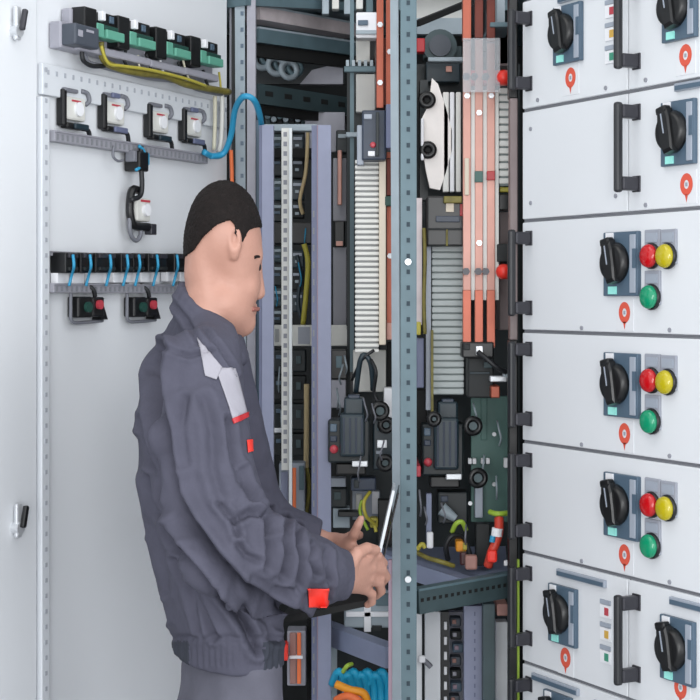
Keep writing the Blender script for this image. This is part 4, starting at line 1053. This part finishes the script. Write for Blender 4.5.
# ---- body: one continuous surface
g=Grid((-.44,2.08,0.0),(.12,2.80,1.70),.0032)
inner=[(z+(.03 if z<.99 else 0),cx,cy,max(h-.021,.02),max(b-.026,.03)) for z,cx,cy,h,b in TOR]
g.column(inner,.02)
hx=P(230,0,YB).x
g.ell((hx,YB,.90),(.050,.09,.10),.02)
for s_ in (-1,1):
    y=YB+s_*.075; x=hx+s_*.0
    g.chain([(x,y,.88),(x+.01,y+.0,.50),(x-.005,y,.10)],[.040,.036,.032],.02)
    g.cap((x-.02,y-.01,.045),(x+.09,y+.05,.035),.034,.028,.02)
# neck and head
g.ell(Pn(210,292,YB),(20*u,.054,62*u),.02)
g.cap(Pn(206,278,YB),Pn(208,335,YB-.0),.026,.028,.02,1.5)
g.ell(Pn(224,232,YB),(34.5*u,.076,49*u),.01)
g.ell(Pn(206,256,YB),(19*u,.058,36*u),.02)
g.ell(Pn(237,262,YB+.006),(24.5*u,.060,48*u),.02)
g.ell(Pn(233,302,YB+.004),(20*u,.050,31*u),.02)
g.cap(Pn(224,304,YB-.035),Pn(242,324,YB+.01),.018,.016,.02)
g.ell(Pn(243,322,YB+.02),(11*u,.026,12*u),.012)
g.cap(Pn(254,254,YB+.035),Pn(256,256,YB-.012),.0075,.006,.012)      # brow ridge
g.cap(Pn(257,262,YB+.032),Pn(260,293,YB+.036),.006,.0085,.008)      # nose
g.cap(Pn(258,295,YB+.028),Pn(258,295,YB+.044),.0065,.0065,.005)
g.ell(Pn(250,287,YB-.008),(8*u,.025,12*u),.014)                     # cheek
g.ell(Pn(258.5,268,YB+.004),(4*u,.012,5*u),.006,sub=True)
g.cap(Pn(254,306,YB+.03),Pn(253,307,YB+.008),.0052,.004,.005)       # lips
g.cap(Pn(253.5,312,YB+.03),Pn(252,312,YB+.010),.0055,.004,.005)
g.cap(Pn(253.5,309.2,YB+.045),Pn(250,309.2,YB+.0),.001,.001,.003)
EY=YB-.066
g.ell(Pn(234,241,EY),(7.5*u,.013,17*u),.004,ang=.35); g.ell(Pn(235,238,EY-.012),(4*u,.008,10*u),.003,sub=True,ang=.35)
g.ell(Pn(234,255,EY+.002),(4.5*u,.008,6*u),.003)
# arms inside the sleeves
NS,NE,NW=Pn(199,372,2.28),Pn(230,545,2.215),Pn(340,575,2.415)
FS,FE,FW=Pn(212,352,2.54),Pn(258,518,2.66),Pn(334,546,2.62)
g.chain([NS,NE,NW],[.036,.032,.019],.02); g.chain([FS,FE,FW],[.038,.028,.017],.02)
# near hand
def hand(pts_meta, wrist, k=.007): 
    for w_,kn,r0,r1 in pts_meta: g.cap(w_,kn,r0,r1,k)
hand([(Pn(344,569,2.415),Pn(366,557,2.455),.0165,.0105),(Pn(344,574,2.418),Pn(369,567,2.468),.0175,.0105),(Pn(344,579,2.42),Pn(368,578,2.475),.017,.0100),(Pn(344,583,2.42),Pn(363,588,2.475),.0155,.0095)],None,.009)
def finger(pts,r0,k=.0025):
    n=len(pts)
    for i in range(n-1): g.cap(pts[i],pts[i+1],r0*(1-.10*i),r0*(1-.10*(i+1)),k if i==0 else .0015)
    
finger([Pn(366,557,2.455),Pn(377,556,2.488),Pn(383,563,2.515),Pn(380,570,2.530)],.0098,.005)
finger([Pn(369,567,2.468),Pn(381,569,2.500),Pn(386,577,2.525),Pn(382,583,2.538)],.0100,.005)
finger([Pn(368,578,2.475),Pn(379,582,2.505),Pn(381,591,2.525),Pn(376,596,2.535)],.0095,.005)
finger([Pn(363,588,2.475),Pn(372,594,2.498),Pn(372,602,2.513),Pn(367,605,2.520)],.0082,.005)
finger([Pn(349,565,2.410),Pn(357,553,2.418),Pn(367,548,2.440),Pn(376,550,2.462)],.0112,.008)
# far hand
for a_,b_,r0,r1 in ((Pn(336,543,2.62),Pn(349,543,2.585),.0165,.011),(Pn(336,547,2.62),Pn(354,551,2.575),.0165,.0105),(Pn(336,550,2.62),Pn(356,560,2.575),.0155,.010),(Pn(336,552,2.62),Pn(354,567,2.585),.014,.009)): g.cap(a_,b_,r0,r1,.009)
finger([Pn(349,543,2.585),Pn(354,534,2.57),Pn(358,525,2.565),Pn(361,519,2.565)],.0090,.005)
finger([Pn(354,551,2.575),Pn(364,551,2.555),Pn(371,556,2.56),Pn(374,563,2.57)],.0095,.005)
finger([Pn(356,560,2.575),Pn(366,564,2.562),Pn(371,571,2.57),Pn(370,578,2.585)],.0090,.005)
finger([Pn(354,567,2.585),Pn(362,573,2.575),Pn(366,580,2.58),Pn(363,586,2.59)],.0080,.005)
finger([Pn(342,542,2.61),Pn(350,537,2.635),Pn(359,535,2.65)],.0100,.006)
V,Q=g.mesh(1); body=npmesh('body',V,Q,'skin',person,'bare head, neck and two hands holding the device'); del g
# eye, lips detail
b=W(); c=P(256.6,267,YB+.000); b.lathe(c-Vector((.002,0,0)),(1,-.6,0),[(.006,0),(.008,.003),(.006,.007),(0,.008)],'eye_dark',14); b.build('eye',person)
b=W(); b.tube([P(254.5,257.5,YB-.036),P(257.5,256.5,YB-.026),P(260.5,257.5,YB-.010)],.0024,'hair'); b.build('eyebrow',person)
b=W(); b.tube([P(252,309,YB-.012),P(256,309,YB+.004),P(258,309,YB+.03)],.0035,'lip'); b.build('lips',person)
# ---- hair
h=Grid((-.27,2.32,1.52),(-.10,2.53,1.70),.0026)
h.ell(Pn(224,232,YB),(34.5*u+.004,.081,49*u+.004),.01); h.ell(Pn(206,256,YB),(19*u+.0025,.0615,36*u+.002),.02); h.ell(Pn(237,262,YB+.006),(24.5*u+.002,.062,48*u+.002),.02)
X,Y_,Z=np.meshgrid(*h.ax,indexing='ij'); px=350+X/YB*F; py=297-(Z-EYE)/YB*F
hl=np.interp(px,[180,188,197,208,221,234,237,240,245,251,258,270],[262,257,252,238,227,222,226,246,244,231,228,226])
rg=np.random.RandomState(4)
h.d=np.maximum(h.d,((py-hl)*u*.75).astype(np.float32)); 
V,Q=h.mesh(1); N=normals(V,Q)
V+=N*(.0009*np.sin(V[:,0:1]*1400+V[:,2:3]*900)*np.sin(V[:,1:2]*1100+V[:,2:3]*500))
npmesh('hair',V,Q,'hair',person,'short dark brown hair'); del h
# ---- jacket
j=Grid((-.40,2.08,.90),(.02,2.80,1.552),.0034)
j.column(TOR,.03)
j.chain([Pn(196,366,2.285),Pn(203,430,2.25),Pn(213,490,2.235),Pn(232,546,2.22)],[.052,.056,.058,.062],.028)
j.chain([Pn(232,546,2.22),Pn(275,560,2.28),Pn(308,571,2.35),Pn(360,577,2.45)],[.062,.054,.047,.034],.03)
j.chain([FS,FE],[.055,.046],.03); j.chain([FE,Pn(300,538,2.64),Pn(345,549,2.62)],[.046,.038,.027],.02)
dn=np.array([1,.35,-.10]); j.cut(Pn(345,577,2.42),dn,(-.02,2.30,1.0),(.03,2.52,1.2)); j.cut(Pn(319,545,2.62),(1,0,-.15),(-.055,2.52,1.02),(.03,2.75,1.2))
# standing collar
cc=Pn(209,314,YB)
for lvl,(ex,ez,r_) in enumerate(((0,0,.0085),(3,9,.010),(5,18,.012))):
    pts=[]
    for k in range(25):
        t=2*math.pi*k/24; x=209-1+(-25-ex)*math.cos(t)*.98+(0); yy=math.sin(t)*(.060+.002*lvl)
        pyv=313+ez+25*(-math.cos(t))+13*max(0,-math.sin(t)); pts.append(Pn(x+ (3 if math.cos(t)<0 else 0),pyv,YB+yy))
    for a_,b_ in zip(pts[:-1],pts[1:]): j.cap(a_,b_,r_,r_,.006)
# open neck
V,Q=j.mesh(1); N=normals(V,Q); px,py=pix(V)
front=np.clip(-N[:,1]*2.5+.35,0,1)
disp=np.zeros(len(V))
def groove(pl,dep,w,ridge=.5):
    global disp
    D=pdist(px,py,pl); disp-=front*dep*np.exp(-(D/w)**2); disp+=front*dep*ridge*np.exp(-((D-2.1*w)/w)**2)
G=[([(150,478),(158,510),(174,534),(188,554),(203,571),(228,600),(244,625),(257,650)],.0075,4.2),
   ([(163,350),(158,372),(160,398),(166,425),(170,455),(177,495),(192,524),(214,556),(240,584),(270,600),(300,612)],.015,5),
   ([(191,583),(201,608),(214,637)],.005,3.2),([(178,560),(189,590),(200,632)],.005,3),([(144,420),(152,450),(163,480),(172,508)],.006,4),
   ([(138,440),(147,490),(160,545),(166,590)],.004,4),([(222,590),(236,612),(250,632)],.005,3),([(232,586),(248,604),(268,622),(275,640)],.005,3.2),
   ([(262,604),(272,618),(278,628)],.004,3),([(172,352),(190,356),(212,350)],.003,2.2),
   ([(236,520),(250,512),(262,516),(270,530)],.006,3.5),([(268,510),(266,530),(270,548),(266,566)],.007,3.5),([(284,520),(281,538),(286,556),(282,575)],.007,3.5),
   ([(298,528),(296,545),(302,562),(298,585)],.006,3.2),([(312,545),(310,560),(315,575)],.005,3),([(326,552),(325,566),(329,580)],.004,3),
   ([(238,545),(246,556),(256,560)],.005,3),([(250,576),(268,586),(290,590)],.005,3.2),([(220,505),(232,520),(238,535)],.005,3),
   ([(205,400),(212,430),(213,470),(222,500)],.004,5),([(228,420),(232,450),(240,480),(252,500)],.005,3.5),([(185,400),(180,430),(185,465)],.0035,4),
   ([(330,556),(331,575),(329,600)],.003,2.2),([(170,300),(185,318),(200,345)],.003,2.5),([(205,330),(222,350),(236,372)],.003,2.2),
   ([(145,545),(155,585),(163,620)],.004,3.5),([(196,545),(206,560),(216,570)],.004,3),([(243,470),(250,490),(262,505)],.005,3)]
for pl,d_2,w_ in G: groove(pl,d_2*(2.0 if len(pl)>5 else 1.75),w_)
# waistband gathers and hem
wb=(py>638)
disp+=np.where(wb&(py<668),.0014*np.sin(px*1.05),0)*(1-np.abs(N[:,2])); disp-=front*.006*np.exp(-((py-638)/3.0)**2)
disp+=.0008*np.sin(V[:,2]*70+V[:,0]*50)*np.sin(V[:,0]*90-V[:,2]*35+V[:,1]*60)
V=V+N*disp[:,None]; V=relax(V,Q,.25); N=normals(V,Q); px,py=pix(V)
fc=V[Q].mean(1); fpx,fpy=pix(fc); fN=N[Q].mean(1)
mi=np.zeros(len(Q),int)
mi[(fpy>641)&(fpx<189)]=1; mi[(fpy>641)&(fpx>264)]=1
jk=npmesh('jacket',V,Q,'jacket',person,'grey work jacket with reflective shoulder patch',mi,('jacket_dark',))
from mathutils.bvhtree import BVHTree
tree=BVHTree.FromPolygons([tuple(v) for v in V],[tuple(q) for q in Q])
def patch(name,quads,m,off,label=None,n=14):
    vs=[];fs=[]
    for q in quads:
        o=len(vs)
        for i in range(n+1):
            for k in range(n+1):
                s_,t_q=i/n,k/n
                x=(q[0][0]*(1-s_)+q[1][0]*s_)*(1-t_q)+(q[3][0]*(1-s_)+q[2][0]*s_)*t_q
                y=(q[0][1]*(1-s_)+q[1][1]*s_)*(1-t_q)+(q[3][1]*(1-s_)+q[2][1]*s_)*t_q
                d=(P(x,y,1.0)-Vector((0,0,EYE))).normalized(); h_=tree.ray_cast(Vector((0,0,EYE)),d)
                loc=h_[0] if h_[0] is not None else P(x,y,2.3)
                nn=h_[1] if h_[1] is not None else Vector((0,-1,0))
                vs.append(loc+(nn if nn.y<0 else -nn)*off)
        fs+=[(o+i*(n+1)+k,o+(i+1)*(n+1)+k,o+(i+1)*(n+1)+k+1,o+i*(n+1)+k+1) for i in range(n) for k in range(n)]
    o_=W(); o_.add(vs,fs,m,True); ob=o_.build(name,jk,label)
    sd=ob.modifiers.new('s','SOLIDIFY'); sd.thickness=.0015; sd.offset=0; return ob
patch('shoulder_patch',[[(198,338),(222,368),(216,380),(205,376)],[(215,368),(235,368),(246,413),(233,420)]],'jacket_light',.0016,'light grey reflective shoulder patch')
patch('patch_trim',[[(232,419),(247,412),(247,417),(234,424)]],'red_deep',.0026)
patch('chest_tag',[[(246,440),(252,439),(252.5,451),(247,453)]],'red_plastic',.0022,'small red chest tag')
patch('cuff_tag',[[(307,588),(328,588),(327,607),(308,607)]],'red_plastic',.0022,'red square tag on the cuff')
b=W(); c=P(197,655,2.285)
# waist button on the hem
sel=np.argmin((px-197)**2+(py-655)**2+(N[:,1]>0)*1e6); c=Vector(V[sel]); nn=Vector(N[sel]); b.cyl(c,c+nn*.004,.0085,'button',seg=16); b.build('button',jk)
del j
# ---- trousers
t_=Grid((-.36,2.10,.04),(.0,2.76,1.00),.005)
t_.column([ring(645,180,281,.146),ring(700,177,285,.152),ring(760,178,286,.145),ring(830,182,284,.14)],.03)
t_.ell((hx,YB,.84),(.080,.14,.09),.03)
for s_ in (-1,1):
    y=YB+s_*.075; t_.chain([(hx,y,.84),(hx+.01,y,.50),(hx-.005,y,.10)],[.080,.062,.050],.03)
V,Q=t_.mesh(2); N=normals(V,Q); V=V+N*(.0016*np.sin(V[:,2:3]*60+V[:,0:1]*90)*np.sin(V[:,1:2]*40+V[:,2:3]*25))
npmesh('trousers',V,Q,'trousers',person); del t_
bt=Grid((-.36,2.10,-.0),(.05,2.80,.20),.004)
for s_ in (-1,1):
    y=YB+s_*.075; bt.cap((hx-.03,y-.015,.05),(hx+.10,y+.055,.042),.046,.038,.02); bt.cap((hx-.005,y,.06),(hx-.005,y,.15),.045,.050,.02)
    
bt.d=np.maximum(bt.d,(.004-bt.ax[2])[None,None,:].astype(np.float32))
V,Q=bt.mesh(1); 
cy=V[Q].mean(1)[:,1]
for s_ in (-1,1): npmesh('boot',V,Q[(cy-YB)*s_>0],'boot',person)
# ---- the device he holds
t=thing('laptop','thin open laptop with silver lid edge held in the man\'s hands','laptop',tuple(P(372,588,2.56)))
def slab(a,b_,depthv,th,m): 
    a=Vector(a); b_=Vector(b_); dv=Vector(depthv); n=(b_-a).cross(dv).normalized()*th
    return [a,b_,b_+dv,a+dv,a+n,b_+n,b_+dv+n,a+dv+n]
FQ=[(0,1,2,3),(7,6,5,4),(0,4,5,1),(1,5,6,2),(2,6,7,3),(3,7,4,0)]
b=W(); b.add(slab(P(374,585,2.53),P(395,491,2.60),(.004,.11,.0),.0045,'x'),FQ,'silver'); b.build('lid',t)
b=W(); b.add([v+Vector((.0065,-.0004,0)) for v in slab(P(375,583,2.532),P(395.2,493,2.60),(.004,.11,.0),.002,'x')],FQ,'screen'); b.build('screen',t)
b=W(); b.add(slab(P(280,618,2.52),P(366,600,2.52),(.01,.09,.0),-.010,'x'),FQ,'black_matte'); b.build('base',t)
# ------------------------------------------------------------------ camera, light, view
cam=bpy.data.cameras.new('camera'); co=bpy.data.objects.new('camera',cam); COL.objects.link(co)
co.location=(0,0,EYE); co.rotation_euler=(math.pi/2,0,0); cam.sensor_width=36; cam.lens=F/700*36
cam.shift_y=-(350-297)/700; cam.clip_start=.05; SC.camera=co
w=bpy.data.worlds.new('world'); SC.world=w; w.use_nodes=True
w.node_tree.nodes['Background'].inputs['Color'].default_value=(.92,.96,1,1); w.node_tree.nodes['Background'].inputs['Strength'].default_value=1.0
def area(name,loc,tgt,size,power,col=(1,1,1)):
    l=bpy.data.lights.new(name,'AREA'); l.energy=power; l.size=size; l.color=col
    o=bpy.data.objects.new(name,l); COL.objects.link(o); o.location=loc
    o.rotation_euler=(Vector(tgt)-Vector(loc)).to_track_quat('-Z','Y').to_euler(); return o
area('flash_fill_light',(.3,.0,1.8),(-.05,2.8,1.4),.5,11)
area('ceiling_light',(-.6,1.9,3.1),(-.6,2.0,0),1.2,7,(1,.98,.95))
area('ceiling_light',(1.3,1.9,3.1),(-.4,2.9,1.3),1.2,8,(1,1,1))
area('flash_fill_light',(-.5,.1,1.15),(-.45,2.8,1.0),.9,11)  # added fill from the left, lifts the lower door and the man's back
area('door_fill_light',(1.9,.5,1.2),(-.5,2.8,1.0),1.8,12,(.96,.98,1))  # no window here: fill light added to brighten the open door
vs=SC.view_settings; SC.display_settings.display_device='sRGB'; vs.view_transform='Standard'; vs.look='None'; vs.exposure=0.56; vs.gamma=1; vs.use_curve_mapping=False
